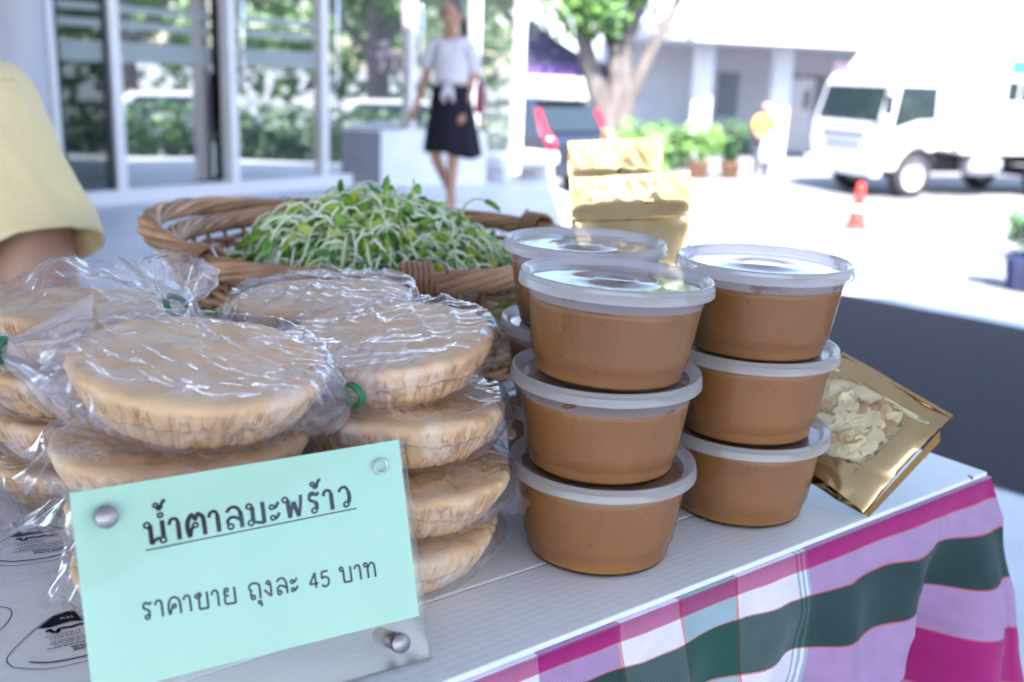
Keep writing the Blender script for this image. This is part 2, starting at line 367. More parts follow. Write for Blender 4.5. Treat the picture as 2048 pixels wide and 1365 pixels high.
for i, (x, y, s, a) in enumerate([(13.5, 6.0, 1.0, 0), (15.5, 11.5, 1.1, 1.3), (21, 7.5, 1.25, 2.4), (18, 16.5, 1.2, 4.0), (12, 1.0, .95, 5.0), (25, 13, 1.3, .7)]):
    lab = ['broad green tree reflected in the shopfront, closest to the terrace', 'tall green tree reflected in the shopfront past the parked cars', 'spreading green tree far across the car park, seen in the glass',
           'bushy tree reflected beside the truck end of the car park', 'green tree reflected in the pane nearest the column', 'farthest reflected tree across the car park'][i]
    if proto is None:
        proto = make_tree('shade_tree', lab, (x, y, -1.05),
          [([(0, 0, 0), (.1, 0, 1.2), (0, .1, 2.4), (.1, 0, 4.0)], .26, .10), ([(0, 0, 2.0), (.8, .2, 3.0), (1.5, .3, 4.0)], .13, .05), ([(0, 0, 2.2), (-.7, -.4, 3.1), (-1.3, -.7, 4.2)], .13, .05)],
          [((0, 0, 4.6), (1.6, 1.6, 1.1)), ((1.5, .4, 4.0), (1.2, 1.2, .8)), ((-1.4, -.6, 4.1), (1.2, 1.2, .9)), ((.2, 1.4, 3.8), (1.2, 1.1, .8)), ((.3, -1.4, 3.6), (1.2, 1.0, .9)), ((0, 0, 5.6), (1.1, 1.1, .8))],
          leaf=.14, n=700, group='trees reflected in the shopfront', seed=11)
    else:
        t = copy_tree(proto); t.location = (x, y, -1.05); t['label'] = lab
    (proto if i == 0 else t).scale = (s, s, s); (proto if i == 0 else t).rotation_euler = (0, 0, a)
b = MB()
for i in range(26):
    a = R(20 + 110 * i / 25); c_ = (40 * math.sin(a) + 3 * nz(i, 1), 6 + 40 * math.cos(a), 2.6 + 1.5 * nz(i * .7, 4)); leaf_cloud(b, c_, (3.4, 3.4, 3.6), 420, .5, 300 + i, (0, 1, 2))
if False: pass
tag(b.build('treeline', [M['leaf_a'], M['leaf_b'], M['leaf_b']]), 'far green belt of trees mirrored in the shopfront glass', 'trees', kind='stuff')
b = MB()
for i in range(20): leaf_cloud(b, (7.0 + .3 * nz(i, 3), 4.6 + .42 * i, -.35), (.55, .55, .75), 420, .10, 400 + i, (0, 1, 0))
tag(b.build('added_hedge', [M['leaf_a'], M['leaf_c']]), 'long dark green hedge added out of view to darken the glass reflections', 'hedge', kind='stuff')  # unseen hedge added so the lower panes mirror something darker
def bush(name, lab, loc, r, n, leaf, seed, mats, group=None, pot=None, stems=6):
    t = thing(name, lab, 'plant', loc, 0, group); z0 = 0
    if pot:
        pm, pr, ph = pot
        MB().lathe([(0, .01), (pr * .7, 0), (pr * .98, ph * .9), (pr * 1.08, ph * .92), (pr * 1.08, ph), (pr * .92, ph), (pr * .9, ph * .9), (0, ph * .88)], 24).build('pot', M[pm], t)
        MB().lathe([(pr * .88, ph * .885), (0, ph * .93)], 20).build('soil', M['soil'], t); z0 = ph * .9
    b = MB(); q = random.Random(seed)
    for i in range(stems):
        a = q.uniform(0, 6.28); e = q.uniform(.2, .7); b.tube([(0.03 * math.cos(a), .03 * math.sin(a), z0 - .02), (r[0] * e * .5 * math.cos(a), r[1] * e * .5 * math.sin(a), z0 + r[2] * .8), (r[0] * e * math.cos(a), r[1] * e * math.sin(a), z0 + r[2] * 1.6)], [.02, .014, .006], 5)
    b.build('stems', M['bark'], t)
    f = MB(); leaf_cloud(f, (0, 0, z0 + r[2]), r, n, leaf, seed, (0, 1, 0))
    f.build('foliage', [M[mats[0]], M[mats[1]]], t); return t
B = 'hedge plants below the street tree'
bush('hedge_shrub', 'bright green hedge shrub right under the forked tree trunk', (1.82, 16.3, -1.05), (.60, .5, .74), 1000, .10, 21, ('leaf_a', 'leaf_b'), B)
bush('hedge_shrub', 'spiky green hedge shrub between tree trunk and white column', (3.2, 22.8, -1.05), (.75, .6, .60), 900, .11, 22, ('leaf_a', 'leaf_c'), B)
bush('hedge_shrub', 'green hedge shrub behind the dark car and gold pouches', (1.2, 23.4, -1.05), (.7, .6, .50), 700, .10, 23, ('leaf_a', 'leaf_b'), B)
bush('potted_shrub', 'round pale green shrub in a terracotta pot left of the orange shirted man', (3.95, 22.4, -1.05), (.52, .5, .48), 620, .09, 24, ('leaf_b', 'leaf_a'), 'potted shrubs by the white building', ('pot_brown', .26, .38))
bush('potted_shrub', 'dark green shrub in a brown pot beside the orange shirted man', (4.72, 22.7, -1.05), (.42, .4, .50), 520, .09, 25, ('leaf_c', 'leaf_a'), 'potted shrubs by the white building', ('pot_brown', .24, .36))
bush('potted_plant', 'small leafy plant in a blue glazed pot at the picture edge', (5.62, 10.9, -1.05), (.30, .3, .34), 380, .075, 26, ('leaf_c', 'leaf_a'), None, ('pot_blue', .24, .40))

# ------------------------------------------------------------------ white building across the car park
t = thing('white_building', 'white building with a deep flat canopy on columns behind the truck', 'building', (0, 0, -1.05))
MB().box((15, 33.5, 2.6), (30, .3, 5.2)).build('wall', M['building_paint'], t)
MB().add([(2.6, 26.4, 3.1), (24, 31.5, 3.1), (24, 33.3, 3.1), (2.6, 33.3, 3.1), (2.6, 26.4, 4.05), (24, 31.5, 4.05), (24, 33.3, 4.05), (2.6, 33.3, 4.05)],
  [(3, 2, 1, 0), (4, 5, 6, 7), (0, 1, 5, 4), (1, 2, 6, 5), (2, 3, 7, 6), (3, 0, 4, 7)]).build('canopy', M['building_paint'], t)
for x, y in ((4.9, 28.3), (7.2, 29.0), (12.5, 30.4), (18.5, 31.6)): MB().box((x, y, 1.55), (.5, .5, 3.09)).build('column', M['building_paint'], t)
for i, x in enumerate((6.2, 9.0, 12, 15, 18, 21)):
    w = MB().box((x, 33.33, 1.7), (1.5, .06, 1.4)).build('window', M['pale_glass'], t); MB().box((x, 33.27, .95), (1.6, .12, .08)).build('sill', M['building_paint'], w)
    MB().box((x, 33.28, 1.7), (.06, .05, 1.4)).build('mullion', M['alu'], w)
MB().box((8.8, 33.2, 1.15), (1.1, .08, 2.3)).build('door', M['alu'], t)
b = MB().box((9.25, 29.2, 1.55), (.9, .05, 1.5)); b.box((9.25, 29.2, .4), (.07, .06, .8)); 
t = thing('notice_board', 'pink notice board with an orange emblem behind the truck cab', 'sign', (9.0, 28.6, -1.05))
MB().box((0, 0, 2.0), (.95, .05, 1.5)).build('board', mat('pink board', L(.62, .42, .48), None, .6), t)
for sx in (-.4, .4): MB().box((sx, .05, 1.0), (.06, .04, 2.0)).build('post', M['alu'], t)
MB().lathe([(0, -.03), (.17, -.03), (.15, -.034), (0, -.036)], 24).build('emblem', mat('orange emblem', L(.7, .22, .08), None, .6), t, loc=(.05, 0, 2.0), rot=(R(-90), 0, 0))

# purple event tent
t = thing('canopy_tent', 'purple peaked event tent above the dark car', 'tent', (.15, 25.6, -1.05), .25)
hw = 1.9
def tentf(p, q, s):
    k = q ** 1.0; w = hw * (1 - k); z = 2.33 + 1.1 * (k ** 1.9)
    return Matrix.Rotation(s * math.pi / 2, 3, 'Z') @ Vector(((p * 2 - 1) * w, -w, z))
b = MB()
for s in range(4): b.grid(9, 12, lambda p, q, s=s: tentf(p, q, s))
b.build('roof_cloth', M['tent'], t)
b = MB()
for s in range(4): b.add([Matrix.Rotation(s * math.pi / 2, 3, 'Z') @ Vector(v) for v in ((-hw, -hw, 2.33), (hw, -hw, 2.33), (hw, -hw - .02, 2.06), (-hw, -hw - .02, 2.06))], [(0, 1, 2, 3)])
b.build('valance', mat('violet valance', L(.09, .05, .17), None, .8), t)
for sx in (-1, 1):
    for sy in (-1, 1): MB().tube([(sx * hw * .97, sy * hw * .97, 0), (sx * hw * .97, sy * hw * .97, 2.3)], .03, 8).build('pole', M['alu'], t)

# ------------------------------------------------------------------ vehicles
def wheel(t, x, y, r, w, side):
    k = MB().lathe([(r * .62, -w / 2), (r * .96, -w / 2), (r, -w * .3), (r, w * .3), (r * .96, w / 2), (r * .62, w / 2)], 32).build('wheel', M['tyre'], t, loc=(x, y, r), rot=(R(90), 0, 0))
    MB().lathe([(0, -w * .34), (r * .2, -w * .40), (r * .22, -w * .25), (r * .5, -w * .18), (r * .6, -w * .48), (r * .64, -w * .50)], 28).build('rim', M['steel'], k)
    MB().lathe([(0, w * .34), (r * .2, w * .40), (r * .22, w * .25), (r * .5, w * .18), (r * .6, w * .48), (r * .64, w * .50)], 28).build('rim', M['steel'], k)
# truck: local x forward, y to its left
dirx = Vector((-.927, -.375, 0)).normalized(); rz = math.atan2(dirx.y, dirx.x)
t = thing('white_truck', 'white cab-over truck with a windowed box body parked across the lot', 'truck', (7.45, 21.0, -1.05), rz); t.scale = (1.06, 1.06, 1.08)
# local: camera sees local front (+x) and local left? side normal (.67,-.74) = right turned
side = Matrix.Rotation(-rz, 3, 'Z') @ Vector((.375, -.927, 0)); sg = 1 if side.y > 0 else -1
W2 = .98
wheel(t, 0, sg * .80, .41, .24, sg); wheel(t, 0, -sg * .80, .41, .24, -sg)
wheel(t, -3.4, sg * .80, .41, .26, sg); wheel(t, -3.4, -sg * .80, .41, .26, -sg)
prof = [(.92, .55), (.98, .95), (.96, 1.32), (.78, 2.02), (.62, 2.20), (-.72, 2.24), (-.78, 2.1), (-.78, .85), (-.52, .84), (-.42, .55), (-.55, .5), (-.55, .46), (.45, .46), (.55, .62), (.62, .50)]
def extr(prof, y0, y1, tum=0, zt=1.3):
    n = len(prof); vs = []
    for y in (y0, y1):
        for x, z in prof: vs.append((x, y * (1 - tum * max(0, z - zt)), z))
    return vs, [tuple(range(n)), tuple(reversed(range(n, 2 * n)))] + [(i, n + i, n + (i + 1) % n, (i + 1) % n) for i in range(n)]
cabp = [(.90, .52), (.97, .95), (.95, 1.30), (.76, 2.02), (.60, 2.20), (-.70, 2.24), (-.78, 2.1), (-.78, .86), (-.50, .90), (-.36, .88)] + [(.50 * math.cos(a), .41 + .52 * math.sin(a)) for a in (R(125), R(95), R(65), R(35), R(12))] + [(.55, .5)]
b = MB(); vs, fs = extr(cabp, -W2, W2, .07); b.add(vs, fs); bevel(b.build('cab', M['truck_white'], t), .04, 3)
def on_front(z, y, off): # windshield line between (.95,1.30) and (.76,2.02)
    k = (z - 1.30) / .72; return (.95 - .19 * k + off, y * (1 - .07 * max(0, z - 1.3)), z)
b = MB(); b.add([on_front(1.36, -.86, .006), on_front(1.36, .86, .006), on_front(1.98, .88, .006), on_front(1.98, -.88, .006)], [(0, 1, 2, 3)]); b.build('windshield', M['car_glass'], t)
for s in (-1, 1):
    def sd_(x, z): return (x, s * (W2 * (1 - .07 * max(0, z - 1.3)) + .004), z)
    b = MB(); b.add([sd_(.70, 1.24), sd_(.10, 1.42), sd_(-.30, 1.44), sd_(-.30, 2.0), sd_(.56, 2.0)], [(0, 1, 2, 3, 4)]); w = b.build('side_window', M['car_glass'], t)
    MB().box((-.36, s * (W2 + .003), 1.45), (.012, .008, 1.05)).build('door_seam', M['under'], t); MB().box((.02, s * (W2 + .003), .965), (.80, .008, .014)).build('door_seam', M['under'], t)
    MB().box((-.18, s * (W2 + .012), 1.16), (.14, .02, .04)).build('door_handle', M['under'], t)
    mr = MB(); mr.tube([(.85, s * .95, 1.95), (1.0, s * 1.14, 1.9), (1.0, s * 1.16, 1.5)], .014, 6); mr.box((1.0, s * 1.17, 1.66), (.06, .16, .34)); mr.build('mirror', M['under'], t)
    MB().box((.955, s * .72, .93), (.06, .34, .16)).build('headlight', M['plate'], t)
    MB().box((.97, s * .74, .56), (.05, .18, .09)).build('fog_lamp', M['steel'], t)
MB().box((.975, 0, 1.12), (.03, 1.2, .10)).build('grille', M['shade_grille_grey'], t)
MB().box((.985, 0, .93), (.03, 1.0, .06)).build('grille', M['shade_grille_grey'], t)
bevel(MB().box((.94, 0, .52), (.22, 2.0, .26)).build('bumper', M['truck_white'], t), .03)
MB().box((1.055, 0, .52), (.01, .44, .12)).build('number_plate', M['plate'], t)
b = MB(); b.add(*extr([(-.92, .82), (-.92, 2.62), (-1.02, 2.82), (-6.4, 2.86), (-6.5, 2.8), (-6.5, .82)], -1.06, 1.06)); bevel(b.build('box_body', M['truck_white'], t), .04, 2)
b = MB(); b.add(*extr([(.35, 2.26), (.0, 2.72), (-.7, 2.82), (-.90, 2.82), (-.90, 2.26)], -.92, .92)); bevel(b.build('wind_deflector', M['truck_white'], t), .05, 2)
teal = mat('teal tinted glass', L(.05, .22, .24), None, .1)
for i in range(5):
    x = -2.15 - .88 * i
    for s in (-1, 1):
        w = MB().box((x, s * 1.061, 2.42), (.62, .012, .26)).build('upper_window', teal, t)
        w = MB().box((x, s * 1.061, 1.98), (.62, .012, .36)).build('lower_window', M['car_glass'], t); MB().box((x, s * 1.066, 1.98), (.04, .012, .36)).build('window_bar', M['truck_white'], w)
b = MB(); b.box((-2.8, .35, .68), (7.2, .1, .16)); b.box((-2.8, -.35, .68), (7.2, .1, .16)); b.box((-3.4, 0, .45), (.2, 1.4, .2)); b.box((0, 0, .42), (.16, 1.4, .16)); b.box((-1.2, 0, .6), (1.0, .7, .35)); b.build('chassis', M['under'], t)
MB().tube([(-1.35, sg * .82, .62), (-2.05, sg * .82, .62)], .2, 16).build('fuel_tank', M['steel'], t)
MB().tube([(-4.1, sg * .7, .42), (-5.2, sg * .7, .42)], .13, 14).build('air_tank', M['plate'], t)

# dark car seen from its rear corner
fwd = Vector((-.7, .714, 0)); rz = math.atan2(fwd.y, fwd.x)
t = thing('dark_car', 'dark navy hatchback car with tall red tail lamps beyond the terrace', 'car', (-.44, 19.5, -1.05), rz)
sil = [(-2.18, .42), (-2.24, .62), (-2.22, .95), (-2.02, 1.10), (-1.72, 1.58), (-1.50, 1.68), (-.2, 1.70), (.55, 1.58), (1.15, 1.10), (2.05, .95), (2.22, .72), (2.2, .40), (1.75, .34)] + [(1.38 + .37 * math.cos(a), .34 + .37 * math.sin(a)) for a in (R(20), R(60), R(90), R(120), R(160))] + [(1.0, .30), (-.98, .30)] + [(-1.35 + .37 * math.cos(a), .34 + .37 * math.sin(a)) for a in (R(20), R(60), R(90), R(120), R(160))] + [(-1.75, .34)]
b = MB(); b.add(*extr(sil, -.90, .90, .22, 1.0)); bevel(b.build('body', M['navy'], t), .05, 3)
for x in (1.38, -1.35):
    for s in (-1, 1): wheel(t, x, s * .80, .34, .22, s)
def tw(z): return .90 * (1 - .22 * max(0, z - 1.0))
b = MB(); b.add([(-2.035, -tw(1.14) + .12, 1.14), (-2.035, tw(1.14) - .12, 1.14), (-1.76, tw(1.55) - .12, 1.56), (-1.76, -tw(1.55) + .12, 1.56)], [(0, 1, 2, 3)]); b.build('rear_window', M['car_glass'], t)
for s in (-1, 1):
    b = MB(); b.add([(x, s * (tw(z) + .006), z) for x, z in ((-1.55, 1.14), (-.62, 1.12), (-.62, 1.58), (-1.42, 1.58))], [(0, 1, 2, 3)]); b.build('rear_side_window', M['car_glass'], t)
    b = MB(); b.add([(x, s * (tw(z) + .006), z) for x, z in ((-.54, 1.12), (.95, 1.10), (.48, 1.54), (-.54, 1.60))], [(0, 1, 2, 3)]); b.build('front_side_window', M['car_glass'], t)
    b = MB(); b.tube([(-2.24, s * .80, .80), (-2.22, s * .82, .98), (-2.03, s * .80, 1.12), (-1.80, s * .755, 1.50)], [.09, .10, .075, .05], 8); b.build('tail_lamp', M['red_lamp'], t)
bevel(MB().box((-2.22, 0, .50), (.14, 1.72, .24)).build('bumper', M['navy'], t), .04)
MB().box((-2.255, 0, .80), (.02, .46, .14)).build('number_plate', M['plate'], t)
MB().box((-1.66, 0, 1.67), (.26, 1.20, .03)).build('spoiler', M['navy'], t)
# pale parked cars that the glass reflects
def pale_car(loc, rz, colr, lab):
    t = thing('parked_car', lab, 'car', loc, rz, 'cars reflected in the shopfront')
    cs = [(-2.1, .40), (-2.15, .8), (-1.85, 1.0), (-1.35, 1.42), (.2, 1.46), (.95, 1.02), (1.9, .86), (2.1, .62), (2.08, .36), (1.7, .30), (1.3, .62), (.9, .30), (-.9, .3), (-1.3, .62), (-1.7, .3)]
    b = MB(); b.add(*extr(cs, -.84, .84, .25, .95)); bevel(b.build('body', mat('car paint', colr, None, .25, coat=1), t), .05, 2)
    for x in (1.3, -1.3):
        for s in (-1, 1): wheel(t, x, s * .74, .31, .2, s)
    for s in (-1, 1):
        b = MB(); b.add([(x, s * (.84 * (1 - .25 * max(0, z - .95)) + .006), z) for x, z in ((-1.5, 1.03), (.75, 1.03), (.15, 1.38), (-1.25, 1.36))], [(0, 1, 2, 3)]); b.build('side_window', M['car_glass'], t)
pale_car((10.2, 8.2, -1.05), 1.9, L(.6, .62, .65), 'silver car parked near the terrace, mirrored in the glass')
pale_car((11.2, 12.0, -1.05), 1.75, L(.75, .75, .77), 'white car parked behind the silver one, mirrored in the glass')

# traffic cone
t = thing('traffic_cone', 'orange red traffic cone with a white band on the lot', 'cone', (5.22, 15.4, -1.05))
bevel(MB().box((0, 0, .02), (.36, .36, .04)).build('base', M['cone'], t), .01)
MB().lathe([(.14, .04), (.108, .27), (.104, .28)], 28).build('lower_cone', M['cone'], t)
MB().lathe([(.106, .28), (.090, .35)], 28).build('white_band', M['cone_white'], t)
MB().lathe([(.088, .35), (.089, .36), (.055, .66), (.045, .70), (0, .70)], 28).build('upper_cone', M['cone'], t)

# ------------------------------------------------------------------ people
def head_mesh():
    """head about .22 m tall, face towards -y, centred on the skull"""
    b = MB()
    def f(p, q):
        a = 2 * math.pi * p; th = math.pi * q; x, y, z = math.sin(th) * math.sin(a), -math.sin(th) * math.cos(a), math.cos(th)
        X, Y, Z = x * .075, y * .094, z * .115
        if z < 0: X *= 1 - .28 * z * z; Y *= 1 - .05 * z * z
        if y < 0:
            Y += .012 * max(0, -y) ** 2 * (1 if z < .3 else 0)
            nose = math.exp(-(X / .011) ** 2 - ((Z + .012) / .022) ** 2); Y -= .022 * nose
            Y += .008 * (math.exp(-((abs(X) - .030) / .016) ** 2 - ((Z - .012) / .012) ** 2))
            Y -= .006 * math.exp(-(X / .024) ** 2 - ((Z + .058) / .010) ** 2)
            Y -= .008 * math.exp(-(X / .02) ** 2 - ((Z + .095) / .015) ** 2)
        return (X, Y, Z)
    b.grid(40, 28, f, wrap=True)
    for s in (-1, 1): b.ball((s * .077, .005, 0), (.010, .018, .030), 10, 8)
    return b.mesh('head', M['skin'])
def hand_mesh(w, d, side, sc=1.0, curl=.5):
    """palm and five unequal curled fingers; w wrist, d pointing direction, side = direction of the thumb"""
    d = Vector(d).normalized(); s = Vector(side); s = (s - d * s.dot(d)).normalized(); n = d.cross(s); b = MB(); w = Vector(w)
    b.tube([w - d * .02 * sc, w + d * .015 * sc, w + d * .05 * sc, w + d * .085 * sc], [.022 * sc, .027 * sc, .034 * sc, .026 * sc], 10)
    for i, (o, ln) in enumerate(((.024, .068), (.008, .078), (-.008, .072), (-.023, .056))):
        p = w + (d * .08 + s * o) * sc; pts = [p - d * .02 * sc]; a = 0
        for k in range(4):
            pts.append(p); a += curl * .5; p = p + (d * math.cos(a) + n * math.sin(a)) * ln / 3 * sc
        b.tube(pts, [.0085 * sc, .009 * sc, .0085 * sc, .0078 * sc, .006 * sc], 7)
    p = w + (d * .03 + s * .022) * sc
    b.tube([p - s * .01 * sc, p + s * .012 * sc, p + (s * .026 + d * .03) * sc, p + (s * .028 + d * .055 + n * .012) * sc], [.012 * sc, .012 * sc, .0095 * sc, .0075 * sc], 7)
    return b.mesh('hand', M['skin'])
def face_parts(t, hc, q, capmat=None, sc=1.0):
    T = Matrix.Translation(hc) @ q.to_matrix().to_4x4() @ Matrix.Scale(sc, 4)
    for s in (-1, 1):
        e = MB().ball((0, 0, 0), (.011, .006, .006), 10, 8).build('eye', M['eye'], t); e.matrix_local = T @ Matrix.Translation((s * .030, -.080, .012))
        e = MB().tube([(-.016, 0, 0), (0, -.003, .005), (.016, 0, 0)], [.002, .003, .002], 6).build('eyebrow', M['hair'], t); e.matrix_local = T @ Matrix.Translation((s * .030, -.088, .032))
    m = MB().ball((0, 0, 0), (.022, .006, .007), 10, 8).build('mouth', M['lip'], t); m.matrix_local = T @ Matrix.Translation((0, -.096, -.058))

# woman walking past the shopfront
wt = thing('person', 'woman in a tied white blouse and black skirt walking past the plinth', 'person', (-.521, 7.45, 0), R(-6)); wt.scale = (.925, .925, .925)
V = [(0, .02, .93), (0, .02, 1.06), (0, .01, 1.22), (0, .02, 1.345), (0, .0, 1.43), (0, -.01, 1.48),
     (-.15, .02, 1.325), (-.205, .04, 1.06), (-.27, -.05, .83),
     (.15, .02, 1.315), (.16, .05, 1.04), (.115, -.07, .82),
     (-.085, .02, .88), (-.10, -.07, .48), (.0, .20, .14), (.01, .16, .05), (.01, .05, .03),
     (.085, .02, .88), (.045, -.06, .47), (.035, -.10, .08), (.03, -.15, .035), (.02, -.25, .02)]
E2 = [(0, 1), (1, 2), (2, 3), (3, 4), (4, 5), (3, 6), (6, 7), (7, 8), (3, 9), (9, 10), (10, 11), (0, 12), (12, 13), (13, 14), (14, 15), (15, 16), (0, 17), (17, 18), (18, 19), (19, 20), (20, 21)]
RA = [(.13, .10), (.115, .09), (.125, .09), (.06, .055), .045, .05, .05, .036, .025, .05, .036, .025, .085, .052, .032, .035, .025, .085, .052, .032, .035, .025]
hq = Quaternion((0, 0, 1), R(-22)) @ Quaternion((1, 0, 0), R(8)); hc = Vector((.0, -.03, 1.535))
body = merge('body', [(skin_mesh(V, E2, RA), Matrix(), 0), (head_mesh(), Matrix.Translation(hc) @ hq.to_matrix().to_4x4(), 0),
   (hand_mesh(V[8], (-.2, -.25, -1), (.2, -1, 0)), Matrix(), 0), (hand_mesh(V[11], (-.1, -.2, -1), (-.2, -1, 0)), Matrix(), 0)], [M['skin']])
obj('body', body, wt); face_parts(wt, hc, hq)
bl = skin_mesh([(0, .02, 1.0), (0, .02, 1.08), (0, .01, 1.22), (0, .02, 1.345), (-.155, .02, 1.325), (-.205, .035, 1.12), (.155, .02, 1.315), (.175, .04, 1.10)],
   [(0, 1), (1, 2), (2, 3), (3, 4), (4, 5), (3, 6), (6, 7)], [(.145, .12), (.15, .12), (.155, .115), (.075, .07), .07, .068, .07, .068])
bl.materials.append(M['blouse']); bo = obj('blouse', bl, wt)
MB().tube([(-.02, -.13, 1.03), (.0, -.15, 1.0), (-.03, -.16, .94), (-.02, -.15, .89)], [.02, .03, .022, .008], 8).build('tie_end', M['blouse'], wt)
MB().tube([(-.02, -.13, 1.03), (.02, -.15, 1.0), (.04, -.16, .95), (.05, -.15, .90)], [.02, .028, .02, .008], 8).build('tie_end', M['blouse'], wt)
def skf(p, q):
    a = 2 * math.pi * p; z = 1.02 - .525 * q; w = .14 + .085 * q ** .9 + .012 * q * math.sin(9 * a + 1) + .010 * q * math.sin(5 * a); d = .115 + .075 * q + .012 * q * math.sin(7 * a)
    return (w * math.cos(a) + .02 * q, .02 + d * math.sin(a), z + .014 * q * math.sin(3 * a + .6) - .02 * q * math.cos(a))
sk = MB().grid(72, 12, skf, wrap=True).build('skirt', M['skirt'], wt); so = sk.modifiers.new('t', 'SOLIDIFY'); so.thickness = .006
hb = MB(); hb.grid(28, 16, lambda p, q: (lambda a, th: (.084 * math.sin(th) * math.sin(a), .018 - .098 * math.sin(th) * math.cos(a) * (1 if math.cos(a) < 0 else .72), .012 + .118 * math.cos(th)))(2 * math.pi * p, math.pi * .62 * q), wrap=True)
h = hb.build('hair', M['hair'], wt); h.matrix_local = Matrix.Translation(hc) @ hq.to_matrix().to_4x4()
MB().tube([hc + Vector((.04, .08, .04)), hc + Vector((.075, .13, -.02)), hc + Vector((.085, .13, -.14)), hc + Vector((.08, .11, -.24))], [.03, .04, .035, .012], 10).build('ponytail', M['hair'], wt)
bg = thing('shoulder_bag', 'maroon shoulder bag hanging behind the walking woman\'s arm', 'bag', (-.31, 7.60, .76))
bevel(MB().box((0, 0, .10), (.07, .24, .22), taper=.8).build('pouch', M['maroon'], bg), .02, 3)
MB().tube([(0, -.10, .18), (-.06, -.09, .38), (-.075, -.085, .44), (-.075, 0, .455), (-.06, .08, .42), (0, .10, .18)], .010, 6).build('strap', M['maroon'], bg)

# man in the orange shirt across the lot
mt = thing('person', 'man in an orange yellow shirt and pink cap standing by the potted shrubs', 'person', (5.28, 22.25, -1.05), R(20))
V = [(0, 0, .92), (0, 0, 1.1), (0, 0, 1.26), (0, 0, 1.40), (0, 0, 1.48), (-.19, 0, 1.36), (-.27, -.02, 1.10), (-.16, -.16, .98), (.19, 0, 1.36), (.27, -.02, 1.10), (.17, -.14, .96),
     (-.10, 0, .86), (-.11, -.02, .46), (-.12, .0, .08), (-.13, -.13, .03), (.10, 0, .86), (.11, -.02, .46), (.12, 0, .08), (.14, -.13, .03)]
E2 = [(0, 1), (1, 2), (2, 3), (3, 4), (3, 5), (5, 6), (6, 7), (3, 8), (8, 9), (9, 10), (0, 11), (11, 12), (12, 13), (13, 14), (0, 15), (15, 16), (16, 17), (17, 18)]
RA = [(.15, .11), (.15, .11), (.16, .11), .06, .05, .06, .045, .03, .06, .045, .03, .09, .06, .045, .04, .09, .06, .045, .04]
hc = Vector((0, -.02, 1.57)); hq = Quaternion((1, 0, 0), R(15))
obj('body', merge('body', [(skin_mesh(V, E2, RA, 1), Matrix(), 0), (head_mesh(), Matrix.Translation(hc) @ hq.to_matrix().to_4x4(), 0), (hand_mesh(V[7], (.7, -.5, -.3), (0, 0, 1)), Matrix(), 0), (hand_mesh(V[10], (-.5, -.4, -.6), (0, 0, 1)), Matrix(), 0)], [M['skin']]), mt)
face_parts(mt, hc, hq)
sm = skin_mesh([(0, 0, .84), (0, 0, 1.1), (0, 0, 1.26), (0, 0, 1.40), (-.19, 0, 1.36), (-.265, -.02, 1.12), (.19, 0, 1.36), (.265, -.02, 1.12)], [(0, 1), (1, 2), (2, 3), (3, 4), (4, 5), (3, 6), (6, 7)], [(.19, .15), (.19, .15), (.19, .14), (.08, .08), .09, .085, .09, .085], 1)
sm.materials.append(M['orange_shirt']); obj('shirt', sm, mt)
tm = skin_mesh([(0, 0, .92), (-.10, 0, .84), (-.11, -.02, .46), (-.12, .0, .09), (.10, 0, .84), (.11, -.02, .46), (.12, 0, .09)], [(0, 1), (1, 2), (2, 3), (0, 4), (4, 5), (5, 6)], [(.16, .13), .105, .08, .065, .105, .08, .065], 1)
tm.materials.append(M['trouser']); obj('trousers', tm, mt)
b = MB(); b.grid(24, 10, lambda p, q: (lambda a, th: (.084 * math.sin(th) * math.sin(a), .005 - .102 * math.sin(th) * math.cos(a), .02 + .105 * math.cos(th)))(2 * math.pi * p, math.pi * .5 * q), wrap=True)
b.box((0, -.13, .02), (.13, .10, .012)); k = b.build('cap', M['pink_cap'], mt); k.matrix_local = Matrix.Translation(hc) @ hq.to_matrix().to_4x4()
bg = thing('carrier_bag', 'white plastic carrier bag held by the orange shirted man', 'bag', (5.35, 22.06, -.60), .3)
b = MB(); b.lathe([(0, 0), (.14, .01), (.17, .12), (.15, .30), (.11, .42), (.05, .47)], 24, fn=lambda a, j, r, z: (.02 * math.sin(5 * a + j) * min(1, r * 9), 0)); b.build('bag_body', M['cone_white'], bg)
MB().tube([(-.05, 0, .45), (-.03, 0, .53), (.03, 0, .53), (.05, 0, .45)], .006, 6).build('handle', M['cone_white'], bg)

# seller seated behind the table: sleeve and upper arm enter the picture at its left edge
ct = thing('banquet_chair', 'purple banquet chair with chrome frame behind the seller', 'chair', (-.93, 1.44, 0), R(205))
chair_parts(ct, M['purple_fabric'], M['chrome'], .013)
pt = thing('person', 'seller in a pale yellow short sleeved shirt seated at the table', 'person', (0, 0, 0))
V = [(-.80, 1.36, .56), (-.79, 1.33, .72), (-.785, 1.29, .90), (-.78, 1.26, 1.03), (-.78, 1.24, 1.10), (-.78, 1.23, 1.15),
     (-.608, 1.205, .985), (-.560, 1.150, .80), (-.530, 1.130, .685), (-.52, 1.02, .60), (-.53, .96, .565),
     (-.955, 1.235, .985), (-1.02, 1.22, .72), (-.93, 1.05, .60), (-.90, .98, .58),
     (-.71, 1.30, .55), (-.66, .98, .53), (-.66, 1.02, .10), (-.66, .90, .05), (-.89, 1.30, .55), (-.88, .98, .53), (-.88, 1.02, .10), (-.88, .90, .05)]
E2 = [(0, 1), (1, 2), (2, 3), (3, 4), (4, 5), (3, 6), (6, 7), (7, 8), (8, 9), (9, 10), (3, 11), (11, 12), (12, 13), (13, 14), (0, 15), (15, 16), (16, 17), (17, 18), (0, 19), (19, 20), (20, 21), (21, 22)]
